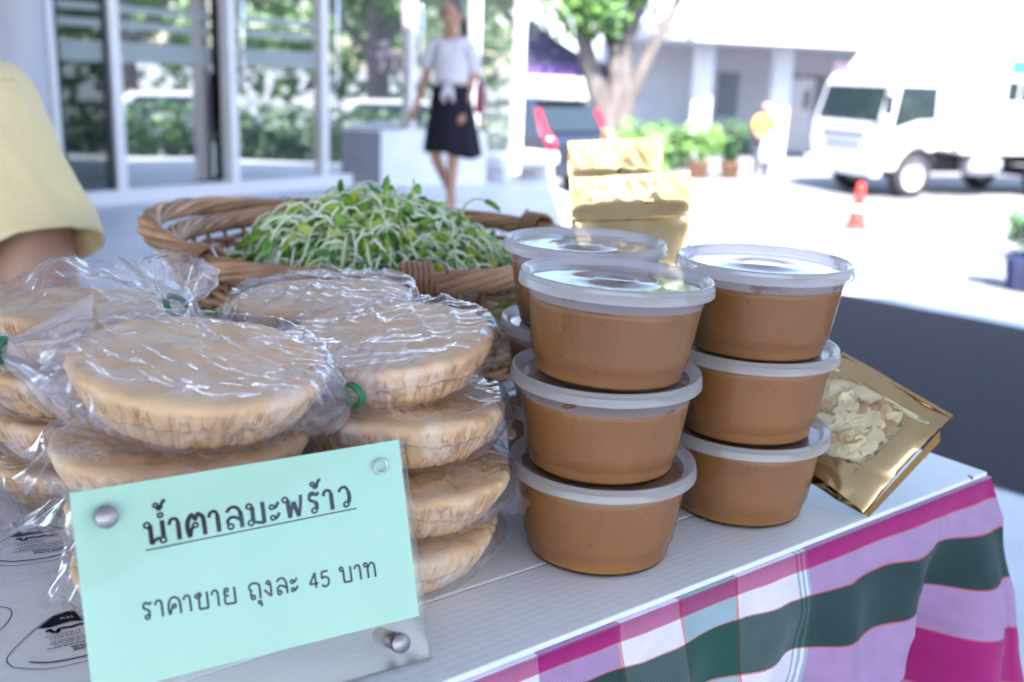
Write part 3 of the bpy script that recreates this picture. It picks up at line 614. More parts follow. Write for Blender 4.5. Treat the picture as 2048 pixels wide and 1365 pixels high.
RA = [(.16, .13), (.14, .11), (.15, .11), (.07, .065), .05, .055, .052, .047, .044, .036, .028, .052, .042, .034, .026, .09, .065, .04, .04, .09, .065, .04, .04]
hc = Vector((-.77, 1.20, 1.235)); hq = Quaternion((0, 0, 1), R(15)) @ Quaternion((1, 0, 0), R(12))
obj('body', merge('body', [(skin_mesh(V, E2, RA), Matrix(), 0), (head_mesh(), Matrix.Translation(hc) @ hq.to_matrix().to_4x4(), 0), (hand_mesh(V[10], (0, -1, -.35), (-1, 0, .2)), Matrix(), 0), (hand_mesh(V[14], (.2, -1, -.2), (1, 0, .2)), Matrix(), 0)], [M['skin_pale']]), pt)
face_parts(pt, hc, hq)
b = MB(); b.grid(28, 16, lambda p, q: (lambda a, th: (.086 * math.sin(th) * math.sin(a), .02 - .10 * math.sin(th) * math.cos(a) * (1 if math.cos(a) < 0 else .72), .012 + .12 * math.cos(th)))(2 * math.pi * p, math.pi * .62 * q), wrap=True)
h = b.build('hair', M['hair'], pt); h.matrix_local = Matrix.Translation(hc) @ hq.to_matrix().to_4x4()
sm = skin_mesh([(-.80, 1.36, .58), (-.79, 1.33, .72), (-.785, 1.29, .90), (-.78, 1.262, 1.02), (-.635, 1.215, .985), (-.93, 1.245, .985), (-1.00, 1.22, .82)], [(0, 1), (1, 2), (2, 3), (3, 4), (3, 5), (5, 6)], [(.19, .16), (.175, .14), (.175, .13), (.085, .085), .070, .07, .07])
sm.materials.append(M['cream_shirt']); obj('shirt', sm, pt)
# the sleeve: an open flared tube from the shoulder to a stitched hem
A0, A1 = Vector((-.632, 1.215, .992)), Vector((-.553, 1.140, .826)); ax = (A1 - A0).normalized(); e1 = ax.cross(Vector((0, 1, 0))).normalized(); e2 = ax.cross(e1)
def slv(p, q):
    a = 2 * math.pi * p; r = .054 + .016 * q + .004 * math.sin(3 * a + 4 * q) * q + .003 * nz(p * 9, q * 5, 2) + .0045 * max(0, 1 - 4 * abs(nz(p * 7 + q * 1.6, q * 1.4, 6))) * min(1, q * 3)
    c = A0 + ax * ((A1 - A0).length * q)
    if q > .93: r += .0015
    return c + (e1 * math.cos(a) * r * 1.0 + e2 * math.sin(a) * r * .95)
b = MB(); b.grid(56, 26, slv, wrap=True); b.ball(A0, (.056, .056, .050), 20, 12)
k = b.build('sleeve', M['cream_shirt'], pt); so = k.modifiers.new('t', 'SOLIDIFY'); so.thickness = .003
tm = skin_mesh([(-.80, 1.36, .56), (-.71, 1.28, .55), (-.66, .98, .53), (-.66, 1.02, .12), (-.89, 1.28, .55), (-.88, .98, .53), (-.88, 1.02, .12)], [(0, 1), (1, 2), (2, 3), (0, 4), (4, 5), (5, 6)], [(.18, .15), .10, .082, .06, .10, .082, .06], 1)
tm.materials.append(M['trouser']); obj('trousers', tm, pt)

# ------------------------------------------------------------------ table, cloth and white boards
TA = math.atan2(-.608, -.794)                 # local x runs along the front edge away from the corner, local y (negative) into the table
TC = Vector((.398, .768, 0))
def T(s, d, z=0): return (s, -d, z)           # table coordinates -> local (x along the edge, -y inwards)
def TW(s, d, z=0): return Vector((TC.x - .794 * s - .608 * d, TC.y - .608 * s + .794 * d, z))
M['table_steel'] = mat('grey steel leg', L(.35, .35, .37), None, .4, .8)
M['ply'] = mat('table board', L(.45, .38, .30), L(.52, .45, .36), .6, scale=8, stretch=(1, 8, 1))
tb = thing('market_table', 'folding market table under the plaid cloth', 'table', TC, TA)
MB().box(T(.90, .42, .7235), (1.78, .82, .025)).build('table_top', M['ply'], tb)
for s in (.18, 1.62):
    for d in (.14, .70): MB().tube([T(s, d, 0), T(s, d, .711)], .016, 10).build('leg', M['table_steel'], tb)
def ramp_stripes(n, l, src, stops):
    r = n.new('ShaderNodeValToRGB'); r.color_ramp.interpolation = 'CONSTANT'; e = r.color_ramp.elements
    while len(e) < len(stops): e.new(.5)
    for k, (p, c) in zip(e, stops): k.position = p; k.color = c
    l.new(src, r.inputs[0]); return r
def plaid():
    m = bpy.data.materials.new('plaid cotton cloth'); m.use_nodes = True
    n, l = m.node_tree.nodes, m.node_tree.links; b = n['Principled BSDF']; b.inputs['Roughness'].default_value = .85; b.inputs['Specular IOR Level'].default_value = .15
    b.inputs['Sheen Weight'].default_value = .15
    uv = n.new('ShaderNodeUVMap'); sp = n.new('ShaderNodeSeparateXYZ'); l.new(uv.outputs[0], sp.inputs[0])
    mag, wht, grn, teal, vio, org = (.38, .010, .14, .80), (.72, .66, .82, .30), (.005, .050, .034, .93), (.13, .30, .34, .6), (.23, .055, .26, 1), (.52, .12, .06, .75)
    P = .30
    def fr(out):
        a = n.new('ShaderNodeMath'); a.operation = 'DIVIDE'; a.inputs[1].default_value = P; l.new(out, a.inputs[0])
        f = n.new('ShaderNodeMath'); f.operation = 'FRACT'; l.new(a.outputs[0], f.inputs[0]); return f.outputs[0]
    def st(seq):
        o = [(0, seq[0][1])]
        for p, c in seq[1:]: o.append((p / P, c))
        return o
    # s: violet to .246, hair lines, white, teal, white, violet
    # stripes along the edge, period .55 -> own ramp without repeat
    ds = n.new('ShaderNodeMath'); ds.operation = 'DIVIDE'; ds.inputs[1].default_value = .62; l.new(sp.outputs[0], ds.inputs[0])
    fs = n.new('ShaderNodeMath'); fs.operation = 'FRACT'; l.new(ds.outputs[0], fs.inputs[0])
    W = [(0, vio), (.240, teal), (.2425, wht), (.2455, teal), (.248, wht), (.251, teal), (.2535, wht), (.312, org), (.3135, teal), (.362, org), (.3635, wht), (.414, org), (.4155, vio), (.473, org), (.4745, wht), (.521, teal), (.57, vio)]
    rs = ramp_stripes(n, l, fs.outputs[0], [(p / .62, c) for p, c in W])
    # t, measured down from the edge (shifted so that the top of the cloth is violet/white)
    rt_ = ramp_stripes(n, l, fr(sp.outputs[1]), st([(0, mag), (.0135, org), (.0143, wht), (.036, org), (.0367, grn), (.078, org), (.0787, wht), (.118, org), (.1187, mag), (.165, org), (.1657, wht), (.22, grn), (.26, wht)]))
    # weave: the two yarn sets alternate
    def wave(sc):
        w = n.new('ShaderNodeTexWave'); w.bands_direction = 'DIAGONAL'; w.inputs['Scale'].default_value = sc; l.new(uv.outputs[0], w.inputs['Vector']); return w.outputs[0]
    wv = wave(420)
    mr = n.new('ShaderNodeMapRange'); mr.inputs['To Min'].default_value = .46; mr.inputs['To Max'].default_value = .70; l.new(wv, mr.inputs['Value'])
    mx = n.new('ShaderNodeMix'); mx.data_type = 'RGBA'; mw_ = n.new('ShaderNodeMath'); mw_.operation = 'MULTIPLY_ADD'; mw_.inputs[1].default_value = .30; l.new(wv, mw_.inputs[0]); sb_ = n.new('ShaderNodeMath'); sb_.operation = 'SUBTRACT'; sb_.inputs[1].default_value = .15; l.new(rt_.outputs['Alpha'], sb_.inputs[0]); l.new(sb_.outputs[0], mw_.inputs[2]); l.new(mw_.outputs[0], mx.inputs['Factor']); l.new(rs.outputs[0], mx.inputs['A']); l.new(rt_.outputs[0], mx.inputs['B'])
    nt = n.new('ShaderNodeTexNoise'); nt.inputs['Scale'].default_value = 60; nt.inputs['Detail'].default_value = 4; l.new(uv.outputs[0], nt.inputs['Vector'])
    hs = n.new('ShaderNodeHueSaturation'); l.new(mx.outputs['Result'], hs.inputs['Color'])
    m2 = n.new('ShaderNodeMapRange'); m2.inputs['To Min'].default_value = .82; m2.inputs['To Max'].default_value = 1.18; l.new(nt.outputs[0], m2.inputs['Value']); l.new(m2.outputs[0], hs.inputs['Value'])
    l.new(hs.outputs[0], b.inputs['Base Color'])
    bp = n.new('ShaderNodeBump'); bp.inputs['Strength'].default_value = .25; bp.inputs['Distance'].default_value = .0006; l.new(wv, bp.inputs['Height']); l.new(bp.outputs[0], b.inputs['Normal'])
    return m
def cloth():
    """drape: top sheet plus one skirt that runs along the front, round the corner and along the short side"""
    fr = [i * .006 for i in range(1, 270)]           # front, distance from corner
    cols = [('f', s) for s in reversed(fr)] + [('c', R(90) * k / 34) for k in range(35)] + [('r', s) for s in [i * .01 for i in range(1, 81)]]
    NT = 56; DROP = .42
    vs = []; uv = []
    for kind, a in cols:
        for j in range(NT):
            t = DROP * j / (NT - 1); sm = min(1, t / .035)
            if kind == 'f':
                # folds hang more deeply away from the edge, a big diagonal one near the corner
                fold = .010 * math.sin(a * 34 + 5 * t + .6) + .007 * math.sin(a * 71 - 9 * t) + .020 * math.exp(-((a - .10 - .55 * t) / .035) ** 2) - .016 * math.exp(-((a - .045 - .30 * t) / .028) ** 2) + .012 * math.exp(-((a - .24 - .8 * t) / .05) ** 2)
                out = (.006 + fold * 1.3 * min(1, t / .12) + .05 * t) * sm + .13 * max(0, t - .01) * math.exp(-(a / .07) ** 2)
                x, y = a, out; tx = a; ty = t + .06 * max(0, a - .05) * min(1, t / .04)
            elif kind == 'c':
                w = t * .21 * (1 + .32 * math.sin(a * 4.0 + .5)) + .004 * sm
                x, y = -w * math.sin(a), w * math.cos(a); tx = -t * math.sin(a) * .9; ty = t * (math.cos(a) ** .5 if math.cos(a) > 0 else 0) * .75 + t * .25
            else:
                fold = .012 * math.sin(a * 30 + 6 * t) + .008 * math.sin(a * 55)
                out = (.006 + fold * min(1, t / .12)) * sm + .13 * max(0, t - .01) * math.exp(-(a / .07) ** 2) + .05 * t
                x, y = -out, -a; tx = -t; ty = a * .3 + t * .25
            x += .0022 * sm * nz(tx * 38, t * 30, 2) ; y += .0026 * sm * nz(tx * 34, t * 26, 7) + .0018 * sm * ridge(tx * 16, t * 22, 4); z = .7445 - t
            if t < .004: z = .7445
            vs.append((x, y, z)); uv.append((tx, ty))
    nc = len(cols); fs = [(i * NT + j, i * NT + j + 1, (i + 1) * NT + j + 1, (i + 1) * NT + j) for i in range(nc - 1) for j in range(NT - 1)]
    o = len(vs)
    for x, y in ((0, 0), (1.61, 0), (1.61, -.8), (0, -.8)): vs.append((x, y, .7445)); uv.append((x, y))
    fs.append((o, o + 1, o + 2, o + 3))
    me = bpy.data.meshes.new('plaid_tablecloth'); me.from_pydata(vs, [], fs); u = me.uv_layers.new(name='UVMap')
    for lp in me.loops: u.data[lp.index].uv = uv[lp.vertex_index]
    me.materials.append(plaid()); me.polygons.foreach_set('use_smooth', [True] * len(fs)); me.update()
    k = obj('plaid_tablecloth', me, None, loc=TC, rot=(0, 0, TA)); so = k.modifiers.new('t', 'SOLIDIFY'); so.thickness = .0012; so.offset = -1
    return tag(k, 'magenta, violet and green plaid cloth draped over the table edge', 'tablecloth')
cloth()
def board_mat():
    m = mat('white ribbed board', L(.76, .80, .84), L(.82, .85, .88), .5, scale=9)
    n, l = m.node_tree.nodes, m.node_tree.links; b = n['Principled BSDF']
    tc = n.new('ShaderNodeTexCoord'); w = n.new('ShaderNodeTexWave'); w.bands_direction = 'Y'; w.inputs['Scale'].default_value = 55; w.inputs['Distortion'].default_value = .6; l.new(tc.outputs['Object'], w.inputs['Vector'])
    bp = n.new('ShaderNodeBump'); bp.inputs['Strength'].default_value = .08; bp.inputs['Distance'].default_value = .0008; l.new(w.outputs[0], bp.inputs['Height']); l.new(bp.outputs[0], b.inputs['Normal'])
    sp = n.new('ShaderNodeTexNoise'); sp.inputs['Scale'].default_value = 55; sp.inputs['Detail'].default_value = 1; l.new(tc.outputs['Object'], sp.inputs['Vector'])
    r = n.new('ShaderNodeValToRGB'); r.color_ramp.elements[0].position = .775; r.color_ramp.elements[1].position = .79; r.color_ramp.elements[1].color = (.12, .11, .10, 1); r.color_ramp.elements[0].color = (1, 1, 1, 1)
    l.new(sp.outputs[0], r.inputs[0])
    mx = n.new('ShaderNodeMix'); mx.data_type = 'RGBA'; mx.blend_type = 'MULTIPLY'; mx.inputs['Factor'].default_value = 1
    l.new(b.inputs['Base Color'].links[0].from_socket, mx.inputs['A']); l.new(r.outputs[0], mx.inputs['B']); l.new(mx.outputs['Result'], b.inputs['Base Color'])
    return m
M['board'] = board_mat()
bt = thing('white_board_sheet', 'white ribbed plastic boards covering the table top', 'board', TC + Vector((0, 0, .7465)), TA)
for d0, d1 in ((.002, .0725), (.0737, .30), (.3012, .53), (.5312, .80)):
    bevel(MB().box(T(.80, (d0 + d1) / 2, .002), (1.592, d1 - d0, .004)).build('board', M['board'], bt), .0012, 2)
ZT = .7506                                     # top of the boards

# ------------------------------------------------------------------ sugar tubs
M['lid'] = film('milky tub lid', base=.03, fres=.18, rough=.12, milk=.50, milkcol=(.98, .96, 1, 1), tint=(.94, .93, 1, 1))
M['tub'] = film('clear tub wall', base=.035, fres=.15, rough=.05, milk=.03, milkcol=(.80, .78, .86, 1), tint=(.97, .97, 1, 1))
def paste():
    m = mat('caramel palm sugar paste', L(.28, .110, .021), L(.33, .138, .030), .45, scale=26, sss=.25, bump=.25, bscale=120, detail=3)
    n, l = m.node_tree.nodes, m.node_tree.links; b = n['Principled BSDF']
    v = n.new('ShaderNodeTexVoronoi'); v.inputs['Scale'].default_value = 85; tc = n.new('ShaderNodeTexCoord'); l.new(tc.outputs['Object'], v.inputs['Vector'])
    r = n.new('ShaderNodeValToRGB'); r.color_ramp.elements[0].position = .055; r.color_ramp.elements[0].color = (.55, .45, .4, 1); r.color_ramp.elements[1].position = .10; r.color_ramp.elements[1].color = (1, 1, 1, 1)
    l.new(v.outputs['Distance'], r.inputs[0])
    mx = n.new('ShaderNodeMix'); mx.data_type = 'RGBA'; mx.blend_type = 'MULTIPLY'; mx.inputs['Factor'].default_value = .8
    l.new(b.inputs['Base Color'].links[0].from_socket, mx.inputs['A']); l.new(r.outputs[0], mx.inputs['B']); l.new(mx.outputs['Result'], b.inputs['Base Color'])
    return m
M['paste'] = objvar(paste(), .10)
CUP_H = .0595
def wall_r(z): return .0462 + (.0545 - .0462) * z / .056 + (.0009 if z > .0125 else 0)
M['tub_dry'] = film('milky dry tub wall', base=.03, fres=.15, rough=.10, milk=.36, milkcol=(.86, .84, .95, 1), tint=(.95, .94, 1, 1))
n_, l_ = M['tub_dry'].node_tree.nodes, M['tub_dry'].node_tree.links
tc_ = n_.new('ShaderNodeTexCoord'); mp_ = n_.new('ShaderNodeMapping'); mp_.inputs['Scale'].default_value = (1, 1, 2.2); l_.new(tc_.outputs['Object'], mp_.inputs[0])
ns_ = n_.new('ShaderNodeTexNoise'); ns_.inputs['Scale'].default_value = 42; ns_.inputs['Detail'].default_value = 3; l_.new(mp_.outputs[0], ns_.inputs['Vector'])
rp_ = n_.new('ShaderNodeValToRGB'); rp_.color_ramp.elements[0].position = .56; rp_.color_ramp.elements[0].color = (.86, .84, .95, 1); rp_.color_ramp.elements[1].position = .63; rp_.color_ramp.elements[1].color = (.40, .21, .09, 1); l_.new(ns_.outputs[0], rp_.inputs[0])
for nd in n_:
    if nd.type in ('BSDF_DIFFUSE', 'BSDF_TRANSLUCENT'): l_.new(rp_.outputs[0], nd.inputs[0])
cup_me = {}
for lv in (.0480, .0495, .0525, .0545):
    low = [(0, .0012), (.040, .0012), (.0445, .0004), (.0458, .0022), (.0464, .006), (wall_r(.0118), .0118), (wall_r(.0132), .0132)] + [(wall_r(z), z) for z in (.02, .03, .04, lv)]
    cup_me[lv] = MB().lathe(low, 72).lathe([(wall_r(lv), lv), (wall_r(.0555), .0555), (.0575, .0560), (.0575, .0575)], 72, 1).mesh('cup', [M['tub'], M['tub_dry']])
M['lid_top'] = film('clear lid top', base=.07, fres=.2, rough=.03, milk=.13, milkcol=(.9, .88, 1, 1))
lid_prof = [(.0592, .0556), (.0604, .0557), (.0606, .0566), (.0602, .0572), (.0602, .0606), (.0598, .0614), (.0594, .0618), (.0594, .0634), (.0588, .0641), (.0578, .0641), (.0572, .0634), (.0556, .0630), (.0545, .0624), (.0536, .0603), (.0522, .0594), (.030, .0594), (.0145, .0594), (.0138, .0599), (.0125, .0599), (.0118, .0594), (0, .0594)]
lid_me = MB().lathe(lid_prof[:15], 96).lathe(lid_prof[14:], 96, 1).mesh('lid', [M['lid'], M['lid_top']])
paste_me = {}
for lv in (.0480, .0495, .0525, .0545):
    lv_ = lv; zs = [.0030, .0045, .008, .0118, .0134] + [.0134 + (lv - .0134) * k / 8 for k in range(1, 9)]
    prof = [(0, .0022), (.0415, .0022)] + [(wall_r(z) - .0007, z) for z in zs] + [(wall_r(lv) - .0022, lv + .0006)] + [(r, lv + .0002) for r in (.045, .034, .022, .011, 0)]
    NP = len(prof)
    paste_me[lv] = MB().lathe(prof, 72, fn=lambda a, j, r, z, lv=lv, NP=NP: (0, (.0011 * nz(math.cos(a) * r * 40, math.sin(a) * r * 40, lv * 900) + .0008 * nz(math.cos(a) * 3, math.sin(a) * 3, lv * 400) if j > NP - 8 else (.0016 * nz(math.cos(a) * 2.2, math.sin(a) * 2.2, lv * 700) + .0008 * nz(math.cos(a) * 7, math.sin(a) * 7, lv * 300) if j > NP - 11 else 0)))).mesh('sugar_paste', M['paste'])
def tub(x, y, z, lv, lab, rz, tilt=(0, 0)):
    t = thing('sugar_tub', lab, 'tub', (x, y, z), 0, 'tubs of palm sugar paste', rot=(tilt[0], tilt[1], rz))
    obj('sugar_paste', paste_me[lv], t); obj('cup', cup_me[lv], t); obj('lid', lid_me, t); return t
stacks = [('front', [(.0615, .6045), (.0600, .6050), (.0610, .6040)], (.0525, .0480, .0495)), ('right-hand', [(.1700, .6830), (.1695, .6835), (.1715, .6830)], (.0545, .0545, .0495)), ('rear', [(.0500, .7300), (.0505, .7310), (.0510, .7320)], (.0525, .0495, .0480))]
for nm, ps, lv in stacks:
    for k, (x, y) in enumerate(ps):
        pos = ('bottom', 'middle', 'top')[k]
        where = {'front': 'nearest of the three stacks', 'right-hand': 'stack beside the leaning gold pouch', 'rear': 'stack half hidden next to the basket'}[nm]
        tub(x, y, ZT + .0004 + CUP_H * k, lv[k], f'{pos} tub of brown palm sugar, {where}', rnd.uniform(0, 6), (R(-.5), R(-1.8)) if (nm == 'front' and k == 2) else (0, 0))

# ------------------------------------------------------------------ palm sugar cakes in knotted bags
def cake_mat():
    m = mat('palm sugar block', L(.66, .395, .195), L(.77, .51, .275), .5, scale=34, sss=.25, bump=.35, bscale=90, detail=5)
    n, l = m.node_tree.nodes, m.node_tree.links; b = n['Principled BSDF']
    tc = n.new('ShaderNodeTexCoord'); mp = n.new('ShaderNodeMapping'); mp.inputs['Scale'].default_value = (1, 1, .45); l.new(tc.outputs['Object'], mp.inputs[0])
    t = n.new('ShaderNodeTexNoise'); t.inputs['Scale'].default_value = 48; t.inputs['Detail'].default_value = 6; t.inputs['Roughness'].default_value = .7; l.new(mp.outputs[0], t.inputs['Vector'])
    r = n.new('ShaderNodeValToRGB'); r.color_ramp.elements[0].position = .50; r.color_ramp.elements[1].position = .66; r.color_ramp.elements[0].color = (0, 0, 0, 1); r.color_ramp.elements[1].color = (.75, .75, .75, 1)
    l.new(t.outputs[0], r.inputs[0])
    mx = n.new('ShaderNodeMix'); mx.data_type = 'RGBA'; l.new(r.outputs[0], mx.inputs['Factor']); l.new(b.inputs['Base Color'].links[0].from_socket, mx.inputs['A']); mx.inputs['B'].default_value = (.82, .66, .54, 1)
    gx = n.new('ShaderNodeTexGradient'); gx.gradient_type = 'RADIAL'; l.new(tc.outputs['Object'], gx.inputs[0])
    sx_ = n.new('ShaderNodeSeparateXYZ'); l.new(tc.outputs['Object'], sx_.inputs[0])
    am = n.new('ShaderNodeMath'); am.operation = 'MULTIPLY'; am.inputs[1].default_value = 46; l.new(gx.outputs['Fac'], am.inputs[0])
    zm = n.new('ShaderNodeMath'); zm.operation = 'MULTIPLY'; zm.inputs[1].default_value = 26; l.new(sx_.outputs[2], zm.inputs[0])
    cx = n.new('ShaderNodeCombineXYZ'); l.new(am.outputs[0], cx.inputs[0]); l.new(zm.outputs[0], cx.inputs[1])
    cn = n.new('ShaderNodeTexNoise'); cn.inputs['Scale'].default_value = 1.0; cn.inputs['Detail'].default_value = 3; l.new(cx.outputs[0], cn.inputs['Vector'])
    cr = n.new('ShaderNodeValToRGB'); e = cr.color_ramp.elements; e[0].position = .47; e[0].color = (0, 0, 0, 1); e[1].position = .53; e[1].color = (0, 0, 0, 1); e.new(.495).color = (1, 1, 1, 1); l.new(cn.outputs[0], cr.inputs[0])
    sm_ = n.new('ShaderNodeMapRange'); sm_.inputs['From Min'].default_value = .0295; sm_.inputs['From Max'].default_value = .026; sm_.inputs['To Min'].default_value = 0; sm_.inputs['To Max'].default_value = .75; l.new(sx_.outputs[2], sm_.inputs['Value'])
    cm = n.new('ShaderNodeMath'); cm.operation = 'MULTIPLY'; l.new(cr.outputs[0], cm.inputs[0]); l.new(sm_.outputs[0], cm.inputs[1])
    m3 = n.new('ShaderNodeMix'); m3.data_type = 'RGBA'; l.new(cm.outputs[0], m3.inputs['Factor']); l.new(mx.outputs['Result'], m3.inputs['A']); m3.inputs['B'].default_value = (.36, .17, .085, 1)
    wn_ = n.new('ShaderNodeTexNoise'); wn_.inputs['Scale'].default_value = .55; wn_.inputs['Detail'].default_value = 5; wn_.inputs['Roughness'].default_value = .65; l.new(cx.outputs[0], wn_.inputs['Vector'])
    wr = n.new('ShaderNodeValToRGB'); wr.color_ramp.elements[0].position = .52; wr.color_ramp.elements[0].color = (0, 0, 0, 1); wr.color_ramp.elements[1].position = .66; wr.color_ramp.elements[1].color = (.8, .8, .8, 1); l.new(wn_.outputs[0], wr.inputs[0])
    wm = n.new('ShaderNodeMath'); wm.operation = 'MULTIPLY'; l.new(wr.outputs[0], wm.inputs[0]); l.new(sm_.outputs[0], wm.inputs[1])
    m4 = n.new('ShaderNodeMix'); m4.data_type = 'RGBA'; l.new(wm.outputs[0], m4.inputs['Factor']); l.new(m3.outputs['Result'], m4.inputs['A']); m4.inputs['B'].default_value = (.86, .72, .62, 1)
    l.new(m4.outputs['Result'], b.inputs['Base Color']); return m
M['cake'] = objvar(cake_mat(), .09)
M['bag'] = film('clear crinkled bag', base=.019, fres=.12, rough=.065, gain=.36, milk=.055, milkcol=(.86, .84, .93, 1), bump=.22, bscale=70)
M['gather'] = film('gathered cloudy film', base=.05, fres=.16, rough=.08, gain=.5, milk=.17, milkcol=(.90, .88, .98, 1), bump=.4, bscale=140)
M['band'] = mat('green rubber band', L(.02, .16, .06), None, .45)
def cake_mesh(seed, r=.068, h=.032):
    q = random.Random(seed); rb = r * .70
    gr = [(q.uniform(0, 6.283), q.uniform(.012, .030), q.uniform(.0010, .0032), q.uniform(-.12, .12), q.uniform(.2, .75)) for _ in range(46)]
    prof = [(r * .93 * k / 12, h) for k in range(13)] + [(r * .965, h - .0006), (r * .99, h - .0024)]
    prof += [(rb + (r - rb) * (1 - k / 15) ** .55, (h - .004) * (1 - k / 15) + .001) for k in range(1, 15)] + [(rb * .9, .001), (0, .001)]
    def fn(a, j, rr, z):
        dr = dz = 0; ca, sa = math.cos(a), math.sin(a)
        if j <= 14:
            dz = .0012 * nz(ca * rr * 32, sa * rr * 32, seed) + .0006 * nz(ca * rr * 110, sa * rr * 110, seed + 3)
            e = max(0, (rr / r - .72) / .28); dz -= .0030 * e * max(0, nz(ca * 3.2, sa * 3.2, seed + 9) + .1)
            dz += .0012 * max(0, 1 - abs(rr / r - .9) / .1)
        if j >= 12:
            f = min(1, (h - z) / (h * .35))
            for g, w, d, tl, top in gr:
                u = (a - g - tl * (h - z) / h + math.pi) % (2 * math.pi) - math.pi
                if abs(u) < w * 3: dr -= d * math.exp(-(u / w) ** 2) * (1 if (h - z) / h > 1 - top - .2 else .35) * min(1, .25 + f)
            dr += .0016 * nz(ca * 5, sa * 5, z * 60 + seed) + .0008 * nz(ca * 18, sa * 18, z * 130 + seed)
            dr *= min(1, rr / (rb * .8))
        return dr, dz
    return MB().lathe(prof, 300, fn=fn).mesh('cake', M['cake'])
cake_variants = [cake_mesh(s) for s in (3, 8, 15)]
def fold(x, y, ang, fx, fy, s, k=5.0):
    ca, sa = math.cos(ang), math.sin(ang); u, v = x * ca + y * sa, -x * sa + y * ca
    return max(0, 1 - k * abs(nz(u * fx, v * fy, s))) ** 1.4 * max(0, min(1, .75 + 2.0 * nz(u * 14, v * 14, s + 31)))
def bag_mesh(seed, neck=None, r=.068, h=.032, puff=0, flange=.009):
    """film lying close over the cake, a loose seam round its rim, a gathered neck with tail (neck: local points bag, band, tail)"""
    b = MB(); rb = r * .70; nt, tp = 220, 26
    prof = [(r * .98 * k / tp, h + .0036) for k in range(tp + 1)] + [(r + .002, h + .0014), (r + .5, h - .004), (r + .99, h - .007), (r + .5, h - .0075), (r + .0022, h - .010)]
    fl = {tp + 2: .5, tp + 3: 1.0, tp + 4: .5}
    prof += [(rb + (r - rb) * (1 - k / 10) ** .55 + .002, (h - .010) * (1 - k / 10) + .0003) for k in range(1, 10)] + [(rb * .9, .0002), (0, .0002)]
    NPF = len(prof)
    def fn(a, j, rr, z):
        ca, sa = math.cos(a), math.sin(a); dr = dz = 0
        F = .0015 + flange * max(0, .45 + .9 * nz(ca * 2.3, sa * 2.3, seed) + .5 * nz(ca * 8, sa * 8, seed + 4))
        if j in fl:
            k = fl[j]; dr = -(rr - r) + .002 + F * k; dz = -.3 * F * k + .004 * nz(ca * 6, sa * 6, seed + 1) * k + .0025 * nz(ca * 22, sa * 22, seed) * k
        elif j <= tp + 1:
            x, y = ca * rr, sa * rr; wx = x + .012 * nz(x * 40, y * 40, seed); wy = y + .012 * nz(x * 40 + 9, y * 40, seed)
            dz = .0034 * fold(x, y, seed * 1.3, 7, 34, seed) + .0026 * fold(x, y, seed * 1.3 + .9, 6, 46, seed + 5) + .0018 * fold(x, y, seed * 1.3 - .7, 9, 80, seed + 8) + .0012 * fold(x, y, seed * 2.1 + 2.2, 14, 120, seed + 12, 4) + .0010 * fold(x, y, seed * 3.1, 20, 150, seed + 17, 4) + .0010 * nz(x * 45, y * 45, seed) + .0004 * nz(x * 160, y * 160, seed)
            dz = max(dz, 0) * min(1, rr / .01 + .3)
            if puff: dz += puff * max(0, 1 - (rr / r) ** 2) * (.7 + .7 * nz(x * 22, y * 22, seed) + .4 * fold(x, y, .4, 6, 26, seed + 7))
        elif j < NPF - 2:
            dr = .0022 * ridge(ca * 9, sa * 9, z * 45 + seed) + .0020 * ridge(ca * 20 + z * 60, sa * 20, z * 20 + seed) + .0014 * ridge(ca * 34, sa * 34, z * 30 + seed + 5) + .0006
        return dr, dz
    b.lathe(prof, nt, fn=fn)
    if neck:
        p0, p1, p2 = [Vector(p) for p in neck]; d1 = (p1 - p0).normalized(); mid = p0.lerp(p1, .5)
        path = [p0 - d1 * .006, p0, p0.lerp(p1, .35), p0.lerp(p1, .7), p1, p1.lerp(p2, .12), p1.lerp(p2, .35), p1.lerp(p2, .65), p1.lerp(p2, .88), p2]
        rs = [.030, .027, .020, .011, .0050, .0085, .0150, .0185, .0165, .0115]; pts = crom([tuple(p) for p in path], 5); k = len(pts)
        rr = [crom([(v,) for v in rs], 5)[i][0] for i in range(k)]; n = 60; vs = []; nrm = None
        for i in range(k):
            t = Vector(pts[min(i + 1, k - 1)]) - Vector(pts[max(i - 1, 0)]); t.normalize()
            nrm = t.orthogonal().normalized() if nrm is None else (nrm - t * nrm.dot(t)).normalized(); bb = t.cross(nrm)
            for q in range(n):
                a = 2 * math.pi * q / n
                pl = .22 * math.sin(7 * a + seed + 2 * nz(i * .15, seed)) + .16 * math.sin(13 * a + 2 * seed + i * .05) + .35 * nz(math.cos(a) * 1.8, math.sin(a) * 1.8, i * .09 + seed)
                ra = rr[i] * (1 + pl * (.5 if rr[i] < .007 else 1)); fl_ = 1 if i > k * .45 else .75
                vs.append(Vector(pts[i]) + nrm * math.cos(a) * ra + bb * math.sin(a) * ra * (.65 if i < k * .3 else .8))
        fs = [(i * n + q, i * n + (q + 1) % n, (i + 1) * n + (q + 1) % n, (i + 1) * n + q) for i in range(k - 1) for q in range(n)]
        b.add(vs, fs, 1, True)
    return b.mesh('bag', [M['bag'], M['gather']])
